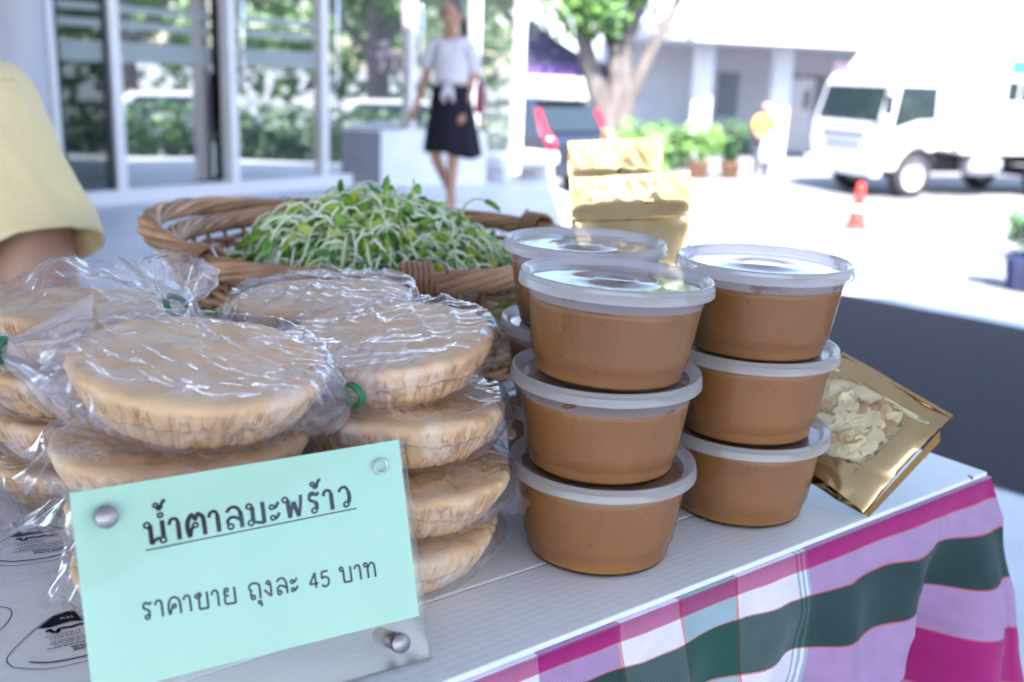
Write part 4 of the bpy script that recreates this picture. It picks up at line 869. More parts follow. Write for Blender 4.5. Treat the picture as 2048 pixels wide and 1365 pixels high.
def cake(x, y, z, var, seed, lab, tilt=(0, 0), rz=0, neckw=None, puff=0, flange=.012, sc=1.0):
    t = thing('bagged_sugar_cake', lab, 'sugar cake', (x, y, z), 0, 'palm sugar cakes in clear bags', rot=(tilt[0], tilt[1], rz)); k_ = 1 + .035 * math.sin(seed * 2.3); t.scale = (sc * k_, sc * (1 + .03 * math.cos(seed * 1.7)), sc)
    bpy.context.view_layer.update()
    mw = (Matrix.Translation((x, y, z)) @ t.rotation_euler.to_matrix().to_4x4() @ Matrix.Diagonal((*t.scale, 1))).inverted()
    nk = [mw @ Vector(p) for p in neckw] if neckw else None
    obj('cake', cake_variants[var], t); obj('bag', bag_mesh(seed, nk, puff=puff, flange=flange), t)
    if nk:
        d = (nk[2] - nk[0]).normalized(); e = d.orthogonal().normalized(); f = d.cross(e); rb = MB()
        for o in (-.0013, .0006): rb.tube([nk[1] + d * (o + .0008 * math.sin(a * 2)) + (e * math.cos(a) + f * math.sin(a)) * .0066 for a in [2 * math.pi * k / 24 for k in range(24)]], .0013, 6, closed=True)
        rb.build('rubber_band', M['band'], t)
    return t
PITCH = .0345
# stack beside the tubs, four high
cake(-.074, .570, ZT, 0, 1, 'bottom sugar cake of the four high stack beside the tubs', rz=.4, flange=.006)
cake(-.064, .576, ZT + PITCH, 1, 2, 'second cake from the bottom of the stack beside the tubs', rz=2.0, tilt=(R(2), 0), flange=.014)
cake(-.072, .590, ZT + PITCH * 2 + .001, 2, 3, 'third cake up, below the banded bag of the stack beside the tubs', rz=3.3, tilt=(R(3), R(-1)), flange=.013)
cake(-.078, .612, ZT + PITCH * 3 + .002, 1, 4, 'top sugar cake of the stack beside the tubs, green band at front', rz=5.1, tilt=(R(6), R(3)), neckw=[(-.086, .555, .872), (-.0875, .532, .872), (-.116, .523, .868)], flange=.012)
# front stack behind the price sign
for k, (dx, dy) in enumerate(((0, 0), (.003, .004), (-.004, .003))):
    cake(-.176 + dx, .518 + dy, ZT + PITCH * k, k, 5 + k, ('lowest sugar cake hidden behind the green price sign', 'second sugar cake up behind the green price sign', 'sugar cake whose rim shows just above the green price sign')[k], rz=1.3 + 2 * k, flange=.016)
cake(-.172, .524, ZT + PITCH * 3 + .008, 0, 9, 'largest looking sugar cake topping the stack behind the price sign', tilt=(R(9), R(2)), rz=.9, neckw=[(-.236, .512, .893), (-.268, .502, .899), (-.315, .492, .905)], flange=.017, sc=1.0)
# two more stacks further back
for k in range(3): cake(-.297 + .003 * k, .668 - .004 * k, ZT + PITCH * k, (k + 1) % 3, 12 + k, ('bottom', 'middle', 'upper')[k] + ' sugar cake in the stack in front of the seller', rz=k * 1.7)
cake(-.288, .655, ZT + PITCH * 3 + .002, 2, 16, 'top sugar cake with puffed film in front of the seller', tilt=(R(3), R(2)), rz=2.2, neckw=[(-.236, .615, .897), (-.2065, .594, .905), (-.199, .590, .935)], puff=.024, flange=.01)
for k in range(3): cake(-.146 + .003 * k, .714, ZT + PITCH * k, k % 3, 20 + k, ('bottom', 'middle', 'upper')[k] + ' sugar cake in the stack against the wicker basket', rz=k * 1.1)
cake(-.138, .714, ZT + PITCH * 3 + .002, 1, 24, 'top sugar cake of the stack against the wicker basket', tilt=(R(3), R(1)), rz=4.0, puff=.006)

# ------------------------------------------------------------------ Thai lettering drawn as pen strokes (x, y) in units of the letter height
def circ(cx, cy, r=.115, a0=0): return [(cx + r * math.cos(R(a0) + 2 * math.pi * k / 14), cy + r * math.sin(R(a0) + 2 * math.pi * k / 14)) for k in range(15)]
H_ = .88
GL = {
 'no': (.86, [('o', circ(.12, H_)), ('s', [(.235, .86), (.235, .45), (.235, .02)]), ('t', [(.235, .02), (.42, .20), (.60, .24)]), ('o', circ(.69, .12)), ('s', [(.72, .99), (.72, .6), (.72, .2)])]),
 'aa': (.56, [('t', [(.02, .72), (.08, .90), (.22, .97), (.34, .90), (.38, .74)]), ('s', [(.38, .78), (.38, .4), (.38, .0)])]),
 'to': (.86, [('o', circ(.40, .50, .10)), ('t', [(.31, .46), (.22, .30), (.16, .02)]), ('s', [(.15, .0), (.08, .35), (.10, .68), (.24, .95)]), ('t', [(.22, .93), (.31, 1.0), (.42, .74), (.53, 1.0), (.66, .92)]), ('s', [(.62, .94), (.74, .78), (.76, .4), (.76, .0)])]),
 'kho': (.84, [('o', circ(.40, .48, .10)), ('t', [(.31, .44), (.22, .28), (.14, .02)]), ('s', [(.13, .0), (.08, .35), (.12, .72)]), ('t', [(.12, .72), (.28, .96), (.52, .98), (.68, .84)]), ('s', [(.68, .86), (.74, .6), (.74, .0)])]),
 'lo': (.84, [('o', circ(.22, .13)), ('t', [(.14, .22), (.12, .40), (.28, .54), (.50, .48), (.68, .34)]), ('s', [(.70, .0), (.70, .4), (.68, .72)]), ('t', [(.68, .72), (.54, .95), (.30, .98), (.10, .80)])]),
 'mo': (.88, [('o', circ(.14, H_)), ('s', [(.255, .86), (.255, .5), (.25, .18)]), ('o', circ(.15, .12)), ('t', [(.26, .14), (.48, .08), (.72, .02)]), ('s', [(.72, .0), (.72, .5), (.72, .99)])]),
 'a': (.52, [('o', circ(.13, .66, .10)), ('t', [(.22, .61), (.32, .66), (.44, .86)]), ('o', circ(.13, .16, .10)), ('t', [(.22, .11), (.32, .16), (.44, .36)])]),
 'pho': (.98, [('o', circ(.12, H_)), ('s', [(.235, .86), (.24, .4), (.27, .0)]), ('t', [(.27, .0), (.38, .42), (.48, .72)]), ('s', [(.48, .72), (.56, .4), (.66, .0)]), ('t', [(.66, .0), (.78, .5), (.84, .99)])]),
 'ro': (.66, [('o', circ(.30, .13)), ('s', [(.41, .16), (.43, .38), (.38, .54)]), ('t', [(.38, .54), (.22, .60), (.12, .72), (.16, .88)]), ('s', [(.14, .86), (.28, .96), (.40, .86)]), ('t', [(.40, .86), (.50, .86), (.56, .98)])]),
 'wo': (.72, [('o', circ(.38, .13)), ('s', [(.49, .18), (.56, .45), (.54, .75)]), ('t', [(.54, .75), (.42, .96), (.22, .95), (.08, .78)])]),
 'khai': (.86, [('o', circ(.13, .80, .10)), ('t', [(.16, .90), (.30, .97), (.36, .84), (.24, .68)]), ('s', [(.24, .68), (.22, .3), (.22, .02)]), ('t', [(.22, .02), (.45, .02), (.72, .02)]), ('s', [(.72, .0), (.72, .5), (.72, .99)])]),
 'yo': (.86, [('o', circ(.24, .86, .105)), ('t', [(.14, .82), (.10, .64), (.22, .53), (.36, .53)]), ('t', [(.22, .53), (.11, .42), (.10, .2), (.16, .02)]), ('t', [(.16, .02), (.45, .02), (.72, .02)]), ('s', [(.72, .0), (.72, .5), (.72, .99)])]),
 'tho': (.84, [('o', circ(.28, .13)), ('t', [(.18, .2), (.16, .40), (.20, .56), (.08, .66)]), ('t', [(.08, .66), (.14, .88), (.36, .99), (.60, .93)]), ('s', [(.60, .93), (.72, .76), (.72, .0)])]),
 'ngo': (.66, [('o', circ(.34, .86, .105)), ('s', [(.45, .84), (.47, .45), (.44, .02)]), ('t', [(.44, .02), (.26, .22), (.06, .46)])]),
 'bo': (.88, [('o', circ(.12, H_)), ('s', [(.235, .86), (.235, .4), (.235, .02)]), ('t', [(.235, .02), (.45, .02), (.72, .02)]), ('s', [(.72, .0), (.72, .5), (.72, .99)])]),
 'th': (.86, [('o', circ(.12, H_)), ('s', [(.235, .86), (.235, .4), (.235, .0)]), ('t', [(.235, .62), (.40, .88), (.54, .97), (.68, .86)]), ('s', [(.68, .88), (.72, .6), (.72, .0)])]),
 'u': (0, [('o', circ(-.30, -.22, .085)), ('t', [(-.21, -.22), (-.20, -.36), (-.20, -.50)])]),
 'tone': (0, [('o', circ(-.42, 1.38, .085)), ('t', [(-.34, 1.34), (-.26, 1.28), (-.20, 1.36), (-.12, 1.50), (-.02, 1.56)]), ('t', [(-.40, 1.24), (-.28, 1.20), (-.18, 1.32)])]),
 'tone2': (0, [('o', circ(-.42, 1.68, .085)), ('t', [(-.34, 1.64), (-.26, 1.58), (-.20, 1.66), (-.12, 1.80), (-.02, 1.86)]), ('t', [(-.40, 1.54), (-.28, 1.50), (-.18, 1.62)])]),
 'nik': (0, [('o', circ(-.28, 1.22, .095))]),
 '4': (.66, [('t', [(.44, .0), (.44, .5), (.44, .96)]), ('t', [(.44, .96), (.25, .62), (.04, .28)]), ('t', [(.04, .28), (.3, .28), (.60, .28)])]),
 '5': (.66, [('t', [(.54, .94), (.32, .94), (.14, .94)]), ('t', [(.14, .94), (.11, .7), (.09, .50)]), ('t', [(.09, .50), (.26, .60), (.46, .52), (.54, .30), (.44, .06), (.22, .0), (.06, .14)])]),
 ' ': (.45, [])}
def ribbon(b, pts, w, mp, mi=0):
    n = len(pts); vs = []
    for i, p in enumerate(pts):
        q0, q1 = pts[max(i - 1, 0)], pts[min(i + 1, n - 1)]; dx, dy = q1[0] - q0[0], q1[1] - q0[1]; ln = math.hypot(dx, dy) or 1
        ww = w[i] if isinstance(w, list) else w; ox, oy = -dy / ln * ww / 2, dx / ln * ww / 2
        vs += [mp(p[0] + ox, p[1] + oy), mp(p[0] - ox, p[1] - oy)]
    b.add(vs, [(2 * i, 2 * i + 1, 2 * i + 3, 2 * i + 2) for i in range(n - 1)], mi)
def write(b, text, mp, thick, thin, gap=.10):
    x = 0
    for g in text:
        w, st = GL[g]
        for kind, pts in st:
            pp = crom(pts, 2 if kind == 'o' else 6)
            ribbon(b, [(x + p[0], p[1]) for p in pp], {'s': thick, 't': (thick + thin) / 2, 'o': thin}[kind], mp)
        x += w + (gap if w else 0)
    return x
def text_w(text, gap=.10): return sum(GL[g][0] + (gap if GL[g][0] else 0) for g in text)

# ------------------------------------------------------------------ price sign
M['mint'] = mat('mint green paper', L(.42, .71, .54), L(.44, .73, .56), .55, scale=30)
M['ink'] = mat('dark print', L(.006, .009, .020), None, .8, spec=.15)
M['acrylic'] = film('clear acrylic', base=.012, fres=.12, rough=.02, milk=.0, tint=(.985, .99, 1, 1))
M['bolt'] = mat('brushed steel', L(.30, .28, .30), L(.38, .36, .38), .42, 1, scale=60)
st = thing('price_sign', 'mint green price card in a clear acrylic stand, Thai lettering', 'sign')
axx, ayy = Vector((.853, .522, 0)).normalized(), Vector((.179, -.292, -.940)).normalized(); axz = -(ayy - axx * ayy.dot(axx)).normalized(); axy = axz.cross(axx)
o0 = Vector((-.1955, .4135, .8605))
st.matrix_world = Matrix(((axx.x, axy.x, axz.x, o0.x), (axx.y, axy.y, axz.y, o0.y), (axx.z, axy.z, axz.z, o0.z), (0, 0, 0, 1)))
SW, SH = .1622, .1163
bevel(MB().box((SW / 2, -.0012, -SH / 2), (SW + .002, .0018, SH)).build('front_acrylic', M['acrylic'], st), .0004, 1)
bevel(MB().box((SW / 2, .0016, -SH / 2), (SW + .002, .0018, SH)).build('back_acrylic', M['acrylic'], st), .0004, 1)
b = MB(); b.add([(0, .0003, -.0005), (SW * .995, .0003, -.0005), (SW * .985, .0003, -.0935), (-.0005, .0003, -.0915)], [(3, 2, 1, 0)]); b.build('paper_card', M['mint'], st)
b = MB()
T1 = ['no', 'nik', 'tone2', 'aa', 'to', 'aa', 'lo', 'mo', 'a', 'pho', 'ro', 'tone', 'aa', 'wo']
w1 = text_w(T1); sx = .1035 / w1; sy = .0105
write(b, T1, lambda x, y: (.0295 + x * sx, -.00005, -.0302 + y * sy), .19, .095)
ribbon(b, [(.029, -.0322), (.133, -.0318)], .0006, lambda x, y: (x, -.00005, y))
T2 = ['ro', 'aa', 'kho', 'aa', 'khai', 'aa', 'yo', ' ', 'tho', 'u', 'ngo', 'lo', 'a', ' ', '4', '5', ' ', 'bo', 'aa', 'th']
w2 = text_w(T2); sx2 = .1165 / w2; sy2 = .0079
write(b, T2, lambda x, y: (.0240 + x * sx2, -.00005, -.0632 - .0052 * x / w2 + y * sy2), .14, .125)
b.build('lettering', M['ink'], st)
def boltp(a, d, ln):
    k = MB().lathe([(0, 0), (.0047, 0), (.0051, .0005), (.0051, .0036), (.0047, .0041), (0, .0042)], 28).build('bolt', M['bolt'], st, loc=(a, -.0020, -d), rot=(R(90), 0, 0))
    MB().tube([(0, 0, 0), (0, 0, -ln)], .0042, 14).build('shaft', M['bolt'], k)
boltp(.0135, .0135, .010); boltp(.1455, .1035, .026)
MB().lathe([(.0030, 0), (.0042, 0), (.0042, .0004), (.0030, .0004), (.0030, 0)], 28).build('drilled_hole', film('drilled acrylic rim', base=.2, fres=.4, milk=.5), st, loc=(.1485, -.0022, -.0125), rot=(R(90), 0, 0))

# shop lettering on the glass above the plinth
b = MB(); wt_ = text_w(['ro', 'tone', 'aa', 'no']); write(b, ['ro', 'tone', 'aa', 'no'], lambda x, y: (.62 + x * .21, -.045, 1.02 + y * .17), .16, .10)
k = b.build('shop_lettering', mat('rose metal letters', L(.42, .33, .36), None, .4, .3), fac); so = k.modifiers.new('t', 'SOLIDIFY'); so.thickness = .03

# printed labels on the white boards (local board coordinates)
def text_me(s, size):
    c_ = bpy.data.curves.new('txt', 'FONT'); c_.body = s; c_.size = size; c_.resolution_u = 2; o = bpy.data.objects.new('txt', c_); col.objects.link(o)
    dg = bpy.context.evaluated_depsgraph_get(); dg.update(); me = bpy.data.meshes.new_from_object(o.evaluated_get(dg)); bpy.data.objects.remove(o); return me
def printed(s, d, k=1.0, rot=0.0, seed=0):
    z = .0046; b = MB(); q = random.Random(seed); cr, sr = math.cos(rot), math.sin(rot)
    def mp(x, y): x, y = x * k, y * k; return (s - (x * cr - y * sr), -(d + x * sr + y * cr), z)
    out = crom([(-.034, -.014), (-.036, -.002), (-.022, .019), (-.008, .033), (.0, .035), (.008, .033), (.022, .019), (.036, -.002), (.034, -.014), (.018, -.0235), (0, -.025), (-.018, -.0235), (-.034, -.014)], 6)
    ribbon(b, out, .0006, mp)
    cap = [(-.018, .0225), (-.008, .0327), (0, .0347), (.008, .0327), (.018, .0225), (.012, .0235), (.006, .0205), (0, .0225), (-.006, .0215), (-.012, .0205)]
    vs = [mp(x, y) for x, y in cap]; b.add(vs, [tuple(range(len(vs)))])
    ribbon(b, crom([(-.014, .016), (-.012, .0175), (-.0105, .0145), (-.008, .0135), (-.007, .0165), (-.003, .0165), (-.0005, .0158), (.004, .0168), (.009, .0158), (.014, .0165)], 5), .0022, mp)
    for y, x0, x1, w in ((.0035, -.013, .016, .0006), (.0012, -.014, .014, .0007), (-.001, -.012, .016, .0005), (-.0035, -.016, .013, .0008), (-.0065, -.004, .016, .0009), (-.0085, -.003, .015, .0010), (-.0105, -.003, .016, .0010)):
        x = x0
        while x < x1: e = x + q.uniform(.002, .006); ribbon(b, [(x, y), (min(e, x1), y + q.uniform(-.0002, .0002))], w, mp); x = e + .0006
    ribbon(b, crom([(-.026, -.012), (-.016, -.0175), (0, -.0195), (.016, -.0175), (.026, -.012)], 6), .0012, mp)
    lab = b.build('printed_label', M['ink'], bt)
    for tx, x0, y0, sz in (('COCONUT', -.0155, .0085, .0038), ('KETE PALM', -.0135, .0055, .0034)):
        me = text_me(tx, sz * k); me.materials.append(M['ink'])
        for v in me.vertices: v.co = Vector(mp(x0 + v.co.x / k, y0 + v.co.y / k)) + Vector((0, 0, .0002))
        obj('label_text', me, lab)
    me = text_me('FULL', .0035 * k); me.materials.append(M['cone_white'])
    for v in me.vertices: v.co = Vector(mp(-.005 + v.co.x / k, .0258 + v.co.y / k)) + Vector((0, 0, .0004))
    obj('label_text', me, lab)
printed(.676, .140, .92, -.10, 1)
printed(.733, .182, .95, .50, 2)
printed(.668, .262, .90, -.2, 3)

# loose clear bag and leopard purse at the left
def crumple(p, q):
    x, y = (p - .5) * .17, (q - .5) * .15; e = min(p, 1 - p, q, 1 - q)
    z = .0016 + .020 * min(1, e * 6) * (max(0, .55 + nz(x * 22, y * 22, 3)) * .8 + .7 * ridge(x * 26 + nz(x * 50, y * 50), y * 22, 5)) + .004 * ridge(x * 70, y * 60, 8) * min(1, e * 8)
    return (x + .008 * nz(x * 30, y * 30, 1), y + .008 * nz(x * 30, y * 30, 7), z)
lb = MB().grid(70, 64, crumple).build('loose_clear_bag', M['bag'], None, loc=(-.318, .590, ZT), rot=(0, 0, .5))
tag(lb, 'empty crumpled clear plastic bag lying beside the sign', 'plastic bag')
def leopard():
    m = mat('leopard print cloth', L(.48, .42, .36), None, .8); n, l = m.node_tree.nodes, m.node_tree.links; b = n['Principled BSDF']
    tc = n.new('ShaderNodeTexCoord'); nt = n.new('ShaderNodeTexNoise'); nt.inputs['Scale'].default_value = 60; l.new(tc.outputs['Object'], nt.inputs['Vector'])
    mx = n.new('ShaderNodeMix'); mx.data_type = 'VECTOR'; mx.inputs['Factor'].default_value = .012; l.new(tc.outputs['Object'], mx.inputs['A']); l.new(nt.outputs['Color'], mx.inputs['B'])
    v = n.new('ShaderNodeTexVoronoi'); v.inputs['Scale'].default_value = 95; l.new(mx.outputs['Result'], v.inputs['Vector'])
    r = n.new('ShaderNodeValToRGB'); r.color_ramp.elements[0].position = .42; r.color_ramp.elements[0].color = (.012, .012, .02, 1); r.color_ramp.elements[1].position = .50; r.color_ramp.elements[1].color = (.46, .41, .36, 1)
    l.new(v.outputs['Distance'], r.inputs[0]); l.new(r.outputs[0], b.inputs['Base Color']); return m
lp = thing('leopard_purse', 'black and tan leopard print purse behind the loose clear bag', 'purse', (-.405, .735, ZT), .7)
b = MB(); b.grid(40, 24, lambda p, q: (lambda a, th: (.085 * math.copysign(abs(math.cos(a)) ** .5, math.cos(a)) * math.sin(th) ** .6, .050 * math.copysign(abs(math.sin(a)) ** .6, math.sin(a)) * math.sin(th) ** .6, .036 + .035 * math.cos(th)))(2 * math.pi * p, math.pi * min(.999, max(.001, q))), wrap=True)
b.build('purse_body', leopard(), lp)
MB().tube([(-.075, 0, .0715), (0, 0, .0735), (.075, 0, .0715)], .0022, 6).build('zip', M['bolt'], lp)

# ------------------------------------------------------------------ wicker basket
M['wicker'] = mat('brown willow', L(.36, .175, .085), L(.54, .30, .165), .55, scale=34, bump=.5, bscale=70, stretch=(1, 1, 1), coat=.1)
M['wicker_d'] = mat('dark willow', L(.24, .115, .055), L(.38, .20, .11), .55, scale=30, bump=.4, bscale=70)
BX, BY, BA, BB, BZ = -.142, 1.045, .212, .213, .118
bk = thing('wicker_basket', 'round brown wicker basket with twisted rim holding the sprouts', 'basket', (BX, BY, ZT))
def ring(a, z, dr=0):
    k = .84 + .16 * (z / BZ) ** .8
    return Vector(((BA * k + dr) * math.cos(a), (BB * k + dr) * math.sin(a), z))
NS = 44
MB().lathe([(0, .004), (.80, .004), (.82, .007), (.80, .010), (0, .010)], 48).build('base', M['wicker_d'], bk).scale = (BA, BB, 1)
for i in range(NS):
    a = 2 * math.pi * i / NS; MB().tube([ring(a, z) for z in (.006, .04, .08, BZ - .004)], .0026, 6).build('stake', M['wicker_d'], bk)
NR = 13
for k in range(NR):
    z = .010 + k * .0078; q = random.Random(k); ph = math.pi * k; n = NS * 5
    MB().tube([ring(2 * math.pi * i / n, z + .0012 * nz(i * .05, k * 3.3), .0040 * math.cos(NS / 2 * 2 * math.pi * i / n + ph) + .0008 * nz(i * .2, k)) for i in range(n)], [.0036 * (1 + .18 * nz(i * .11, k * 7)) for i in range(n)], 6, closed=True).build('weaver_rod', M['wicker'] if k % 3 else M['wicker_d'], bk)
def rope(b_list, path, rb, rr, turns, nrods, name, mats, n):
    for r_ in range(nrods):
        pts = []
        for i in range(n + 1):
            f = i / n; c, out, upv = path(f); a = 2 * math.pi * (turns * f + r_ / nrods)
            pts.append(c + out * math.cos(a) * rb + upv * math.sin(a) * rb * .9)
        cl = (pts[0] - pts[-1]).length < 1e-4
        if cl: pts = pts[:-1]
        MB().tube(pts, [rr * (1 + .15 * nz(i * .07, r_ * 5.1)) for i in range(len(pts))], 7, closed=cl).build(name, mats[r_ % len(mats)], bk)
def rimp(f):
    a = 2 * math.pi * f; o = Vector((math.cos(a), math.sin(a), 0)); return ring(a, BZ, .002) + Vector((0, 0, .004)), o, Vector((0, 0, 1))
rope(None, rimp, .0076, .0043, 6, 8, 'rim_rod', [M['wicker'], M['wicker'], M['wicker_d']], 400)
def handp(f):
    a = R(128) + R(100) * f; o = Vector((math.cos(a), math.sin(a), 0)); lift = math.sin(math.pi * f) ** .7
    return ring(a, BZ, .003) + o * .018 * lift + Vector((0, 0, .008 + .016 * lift)), o, Vector((0, 0, 1))
rope(None, handp, .0070, .0046, 1.6, 5, 'handle_rod', [M['wicker'], M['wicker_d']], 90)
for a0 in (R(126), R(230), R(-74), R(40)):
    b = MB(); c = ring(a0, BZ, .002) + Vector((0, 0, .005)); o = Vector((math.cos(a0), math.sin(a0), 0)); tg = Vector((-o.y, o.x, 0))
    b.tube([c + tg * (-.014 + .028 * i / 90) + (o * math.cos(i * .42) + Vector((0, 0, 1)) * math.sin(i * .42)) * .0165 for i in range(91)], .0024, 6); b.build('binding', M['wicker_d'], bk)
    b = MB(); b.tube([c + tg * (.016 + .010 * math.sin(u)) + Vector((0, 0, .006 + .014 * math.cos(u))) + o * .004 * math.sin(2 * u) for u in [2 * math.pi * i / 20 for i in range(20)]], .0013, 6, closed=True); b.build('wire_loop', M['bolt'], bk)

# ------------------------------------------------------------------ sprouts heaped in the basket
M['stem'] = mat('white sprout stem', L(.68, .75, .54), L(.80, .84, .72), .35, scale=30, sss=.2)
M['stem_g'] = mat('pale green sprout stem', L(.44, .58, .26), L(.60, .70, .40), .35, scale=30)
M['sp_a'] = mat('green sprout leaf', L(.13, .34, .04), L(.25, .46, .08), .4, scale=40)
M['sp_b'] = mat('yellow green sprout leaf', L(.36, .46, .05), L(.50, .56, .10), .4, scale=40)
M['sp_c'] = mat('dark sprout leaf', L(.04, .15, .03), L(.08, .22, .04), .4, scale=40)
q = random.Random(5); b = MB(); AX, AY = .140, .135; CXs, CYs, Z0, ZA = -.140, 1.015, .845, .072
def dome(x, y):
    e = (x / AX) ** 2 + (y / AY) ** 2; return max(0, 1 - e) ** .85 * ZA * (1 - .25 * x / AX * (1 if x > 0 else .2)) + .006 * nz(x * 40, y * 40)
b.grid(26, 26, lambda p, s: (lambda x, y: (x, y, dome(x, y) - .016))((p - .5) * 2.1 * AX, (s - .5) * 2.1 * AY), 4)
for i in range(1750):
    a = q.uniform(0, 6.283); rr = math.sqrt(q.random()) * 1.04; x, y = AX * rr * math.cos(a), AY * rr * math.sin(a); z = dome(x, y) - q.uniform(0, .014)
    d = Vector((q.gauss(0, 1), q.gauss(0, 1), q.gauss(.15, .55))).normalized(); ln = q.uniform(.045, .085); p = Vector((x, y, z)); pts = [p.copy()]
    k = Vector((q.gauss(0, 1), q.gauss(0, 1), q.gauss(-.35, .7))) * .32; n = 6
    for j in range(n):
        d = (d + k * .6).normalized(); p = p + d * ln / n
        hz = dome(p.x, p.y) - .012
        if p.z < hz: p.z = hz + .002
        if p.z > dome(p.x, p.y) + .009: d.z -= .8
        pts.append(p.copy())
    r0 = q.uniform(.0009, .0017)
    b.tube(pts, [r0, r0, r0, r0 * .95, r0 * .9, r0 * .85, r0 * .7], 5, 0 if q.random() < .70 else 1)
    if q.random() < .92:
        for sgn in (-1, 1):
            dd = (d + Vector((q.gauss(0, .5), q.gauss(0, .5), q.gauss(0, .5)))).normalized(); e = dd.orthogonal().normalized(); e = Quaternion(dd, q.uniform(0, 6.28)) @ e; nn = dd.cross(e)
            L_ = q.uniform(.014, .023); W_ = L_ * q.uniform(.18, .27); c0 = pts[-1] + e * sgn * .001
            vs = [c0, c0 + dd * L_ * .35 + e * W_ + nn * .0012, c0 + dd * L_ * .75 + e * W_ * .85 + nn * .001, c0 + dd * L_ * 1.0 - nn * .001, c0 + dd * L_ * .75 - e * W_ * .85 + nn * .001, c0 + dd * L_ * .35 - e * W_ + nn * .0012, c0 + dd * L_ * .55 - nn * .0012]
            b.add(vs, [(0, 1, 6), (1, 2, 6), (2, 3, 6), (3, 4, 6), (4, 5, 6), (5, 0, 6)], q.choice((2, 2, 2, 3, 3, 4)), True)
for i in range(620):
    a = q.uniform(0, 6.283); rr = math.sqrt(q.random()); x, y = AX * rr * math.cos(a), AY * rr * math.sin(a); c0 = Vector((x, y, dome(x, y) + q.uniform(-.004, .006)))
    dd = Vector((q.gauss(0, 1), q.gauss(0, 1), q.gauss(0, .5))).normalized(); e = Quaternion(dd, q.uniform(0, 6.28)) @ dd.orthogonal().normalized(); nn = dd.cross(e); L_ = q.uniform(.013, .022); W_ = L_ * q.uniform(.18, .27)
    b.add([c0, c0 + dd * L_ * .35 + e * W_ + nn * .0012, c0 + dd * L_ * .75 + e * W_ * .85 + nn * .001, c0 + dd * L_ - nn * .001, c0 + dd * L_ * .75 - e * W_ * .85 + nn * .001, c0 + dd * L_ * .35 - e * W_ + nn * .0012, c0 + dd * L_ * .55 - nn * .0012], [(0, 1, 6), (1, 2, 6), (2, 3, 6), (3, 4, 6), (4, 5, 6), (5, 0, 6)], q.choice((2, 2, 3, 3, 4)), True)
sp = b.build('sprouts', [M['stem'], M['stem_g'], M['sp_a'], M['sp_b'], M['sp_c']], None, loc=(CXs, CYs, Z0))
tag(sp, 'heap of fresh green sunflower sprouts with white stems in the basket', 'sprouts', kind='stuff')

# ------------------------------------------------------------------ gold pouches
M['gold'] = mat('gold foil', L(.60, .43, .20), L(.68, .51, .27), .17, 1, scale=20, bump=.2, bscale=16)
M['gold_d'] = mat('deep gold foil side', L(.60, .30, .07), None, .25, 1, scale=20, bump=.5, bscale=30)
M['window'] = film('pouch window', base=.02, fres=.10, rough=.08, gain=.4, milk=.01, bump=.3, bscale=40)
def pouch(name, lab, mx, w, h, th, window=False, seed=1, zipz=None, wr=1.0):
    t = thing(name, lab, 'pouch', group='gold foil pouches'); t.matrix_world = mx
    def bulge(u, v):  # u,v in 0..1
        e = max(0, 1 - abs(2 * u - 1) ** 2.6) ** .7; f = max(0, min(1, (1 - v - .14) / .35)) ** .6 * (.75 + .25 * min(1, v / .2)); return th * e * f
    def side(u, v, s):
        x = (u - .5) * w * (1 - .05 * math.sin(math.pi * v) * (1 if v < .85 else .3)); z = v * h
        y = s * (bulge(u, v) / 2 + .0004) + .0016 * min(wr, 1) * nz(u * 5 + seed, v * 6, s) * min(1, bulge(u, v) * 90 + .35) + .0012 * min(wr, 1) * ridge(u * 4 + seed, v * 5, 2 + s) + (.0038 * (wr - 1) * nz(u * 1.7, v * 2.6, seed) + .0012 * fold(u * .1, v * .15, .5 + seed, 7, 40, seed, 5) if wr > 1 else 0)
        if v > .84: y += .0020 * math.sin(u * 7 + seed)
        return (x, y, z)
    def inwin(u, v): return window and ((u - .42) / .40) ** 2 + ((v - .50) / .335) ** 4 < 1
    N = 44
    for s, nm in ((-1, 'front_panel'), (1, 'back_panel')):
        b = MB(); vs = [side(i / N, j / N, s) for i in range(N + 1) for j in range(N + 1)]; fg, fw_ = [], []
        for i in range(N):
            for j in range(N):
                f = (i * (N + 1) + j, (i + 1) * (N + 1) + j, (i + 1) * (N + 1) + j + 1, i * (N + 1) + j + 1)
                (fw_ if s < 0 and inwin((i + .5) / N, (j + .5) / N) else fg).append(f)
        b.add(vs, fg, 0, True); b.f += fw_; b.m += [1] * len(fw_); b.sm += [True] * len(fw_)
        pn = b.build(nm, [M['gold'], M['window']], t)
    if window: b = MB(); b.add([(w * .5, -th * .04, h * .0), (w * .5 + .0005, -.0006, h * .84), (w * .5 + .0035, th * .30, h * .80), (w * .5 + .0015, th * .34, .002)], [(0, 3, 2, 1)]); b.build('side_gusset', M['gold_d'], t)
    b = MB(); b.box((0, 0, h * .985), (w * .99, .0016, h * .025)); b.build('top_seal', M['gold'], t)
    if zipz: MB().tube([(-w * .47, -bulge(.1, zipz) / 2 - .0008, h * zipz), (0, -bulge(.5, zipz) / 2 - .0015, h * zipz), (w * .47, -bulge(.9, zipz) / 2 - .0008, h * zipz)], .0011, 6).build('zip_ridge', M['gold'], t)
    return t
def frame(origin, X, Z):
    X = Vector(X).normalized(); Z = Vector(Z); Z = (Z - X * Z.dot(X)).normalized(); Y = Z.cross(X)
    return Matrix(((X.x, Y.x, Z.x, origin[0]), (X.y, Y.y, Z.y, origin[1]), (X.z, Y.z, Z.z, origin[2]), (0, 0, 0, 1)))
pouch('gold_pouch', 'gold foil pouch standing behind the tubs, in front of the other', frame((.122, .930, ZT + .006), (1, -.22, .12), (-.10, .16, 1)), .116, .208, .045, seed=2, zipz=.80, wr=2.6)
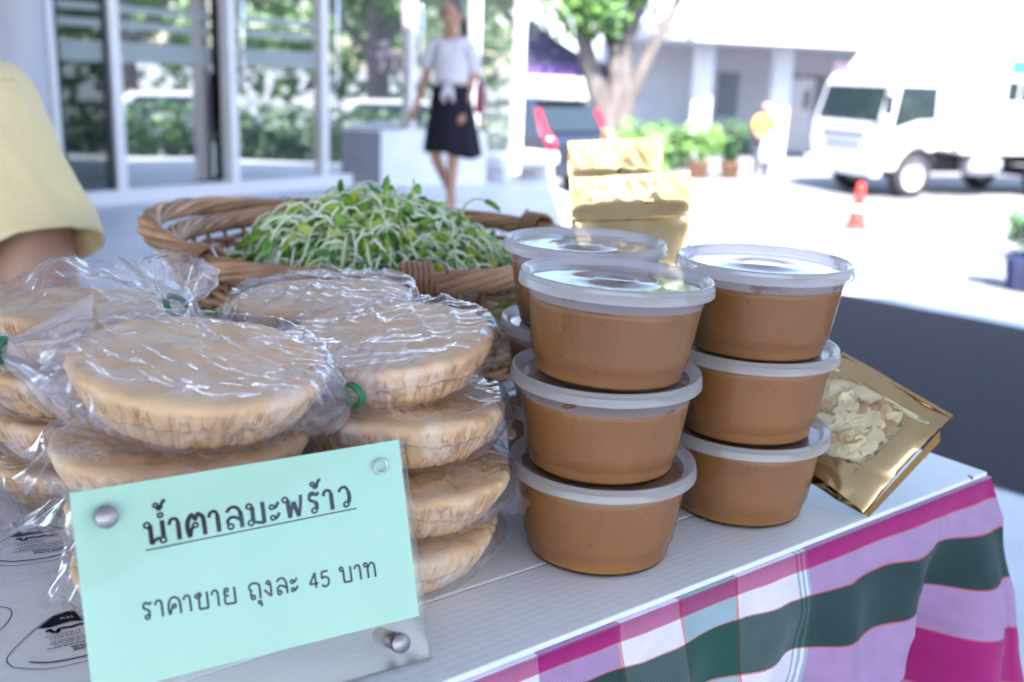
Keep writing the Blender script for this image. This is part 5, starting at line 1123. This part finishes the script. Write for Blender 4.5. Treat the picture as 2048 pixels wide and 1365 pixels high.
pouch('gold_pouch', 'pale gleaming gold pouch at the back beside the basket rim', frame((.110, .985, ZT + .006), (1, -.30, .10), (-.10, .10, 1)), .096, .236, .035, seed=5, zipz=.82, wr=2.2)
X_ = Vector((.655, -.705, -.275)).normalized(); Z_ = Vector((.684, .40, .61)); br = Vector((.258, .664, ZT + .004)); wP = .098
pm = frame(br - X_ * wP / 2, X_, Z_)
pp = pouch('gold_pouch', 'gold pouch with a clear window showing pale chips, leaning on tubs', pm, wP, .104, .022, True, seed=9)
M['chip'] = mat('pale fruit chip', L(.82, .70, .42), L(.86, .78, .54), .6, scale=60, bump=.4, bscale=150)
M['chip_b'] = mat('browned fruit chip', L(.42, .24, .12), L(.66, .50, .28), .6, scale=50, bump=.4, bscale=150)
q = random.Random(12)
def chip_me(seed, m):
    return MB().grid(20, 6, lambda p, r: (lambda a: ((.0115 * r * math.cos(a) * (1.25 + .2 * nz(seed, p * 4))), .0068 * r * math.sin(a), .0014 * (r * math.cos(a)) ** 2 + .0010 * nz(math.cos(a) * 2, math.sin(a) * 2, seed)))(2 * math.pi * p)).mesh('chip', m)
chips = [chip_me(i, M['chip'] if i % 4 else M['chip_b']) for i in range(5)]
MB().grid(24, 24, lambda p, r: (-.043 + .074 * p, -.0015 + .0010 * nz(p * 9, r * 9, 4), .014 + .074 * r)).build('chip_backing', M['chip'], pp)
for i in range(80):
    k = obj('chip', q.choice(chips), pp); ra_, an_ = math.sqrt(q.random()), q.uniform(0, 6.283); x_, z_ = -.0078 + .033 * ra_ * math.cos(an_), .052 + .027 * ra_ * math.sin(an_); u_, v_ = x_ / wP + .5, z_ / .104; e_ = max(0, 1 - abs(2 * u_ - 1) ** 2.6) ** .7; f_ = max(0, min(1, (1 - v_ - .14) / .35)) ** .6 * (.75 + .25 * min(1, v_ / .2)); k.matrix_basis = Matrix.Translation((x_, -.011 * e_ * f_ + .0036 + q.uniform(0, .0016), z_)) @ Matrix.Rotation(R(90) + q.gauss(0, .10), 4, 'X') @ Matrix.Rotation(q.gauss(0, .10), 4, 'Y') @ Matrix.Rotation(q.uniform(0, 6.28), 4, 'Z'); sc = q.uniform(.75, 1.15); k.scale = (sc, sc, sc)
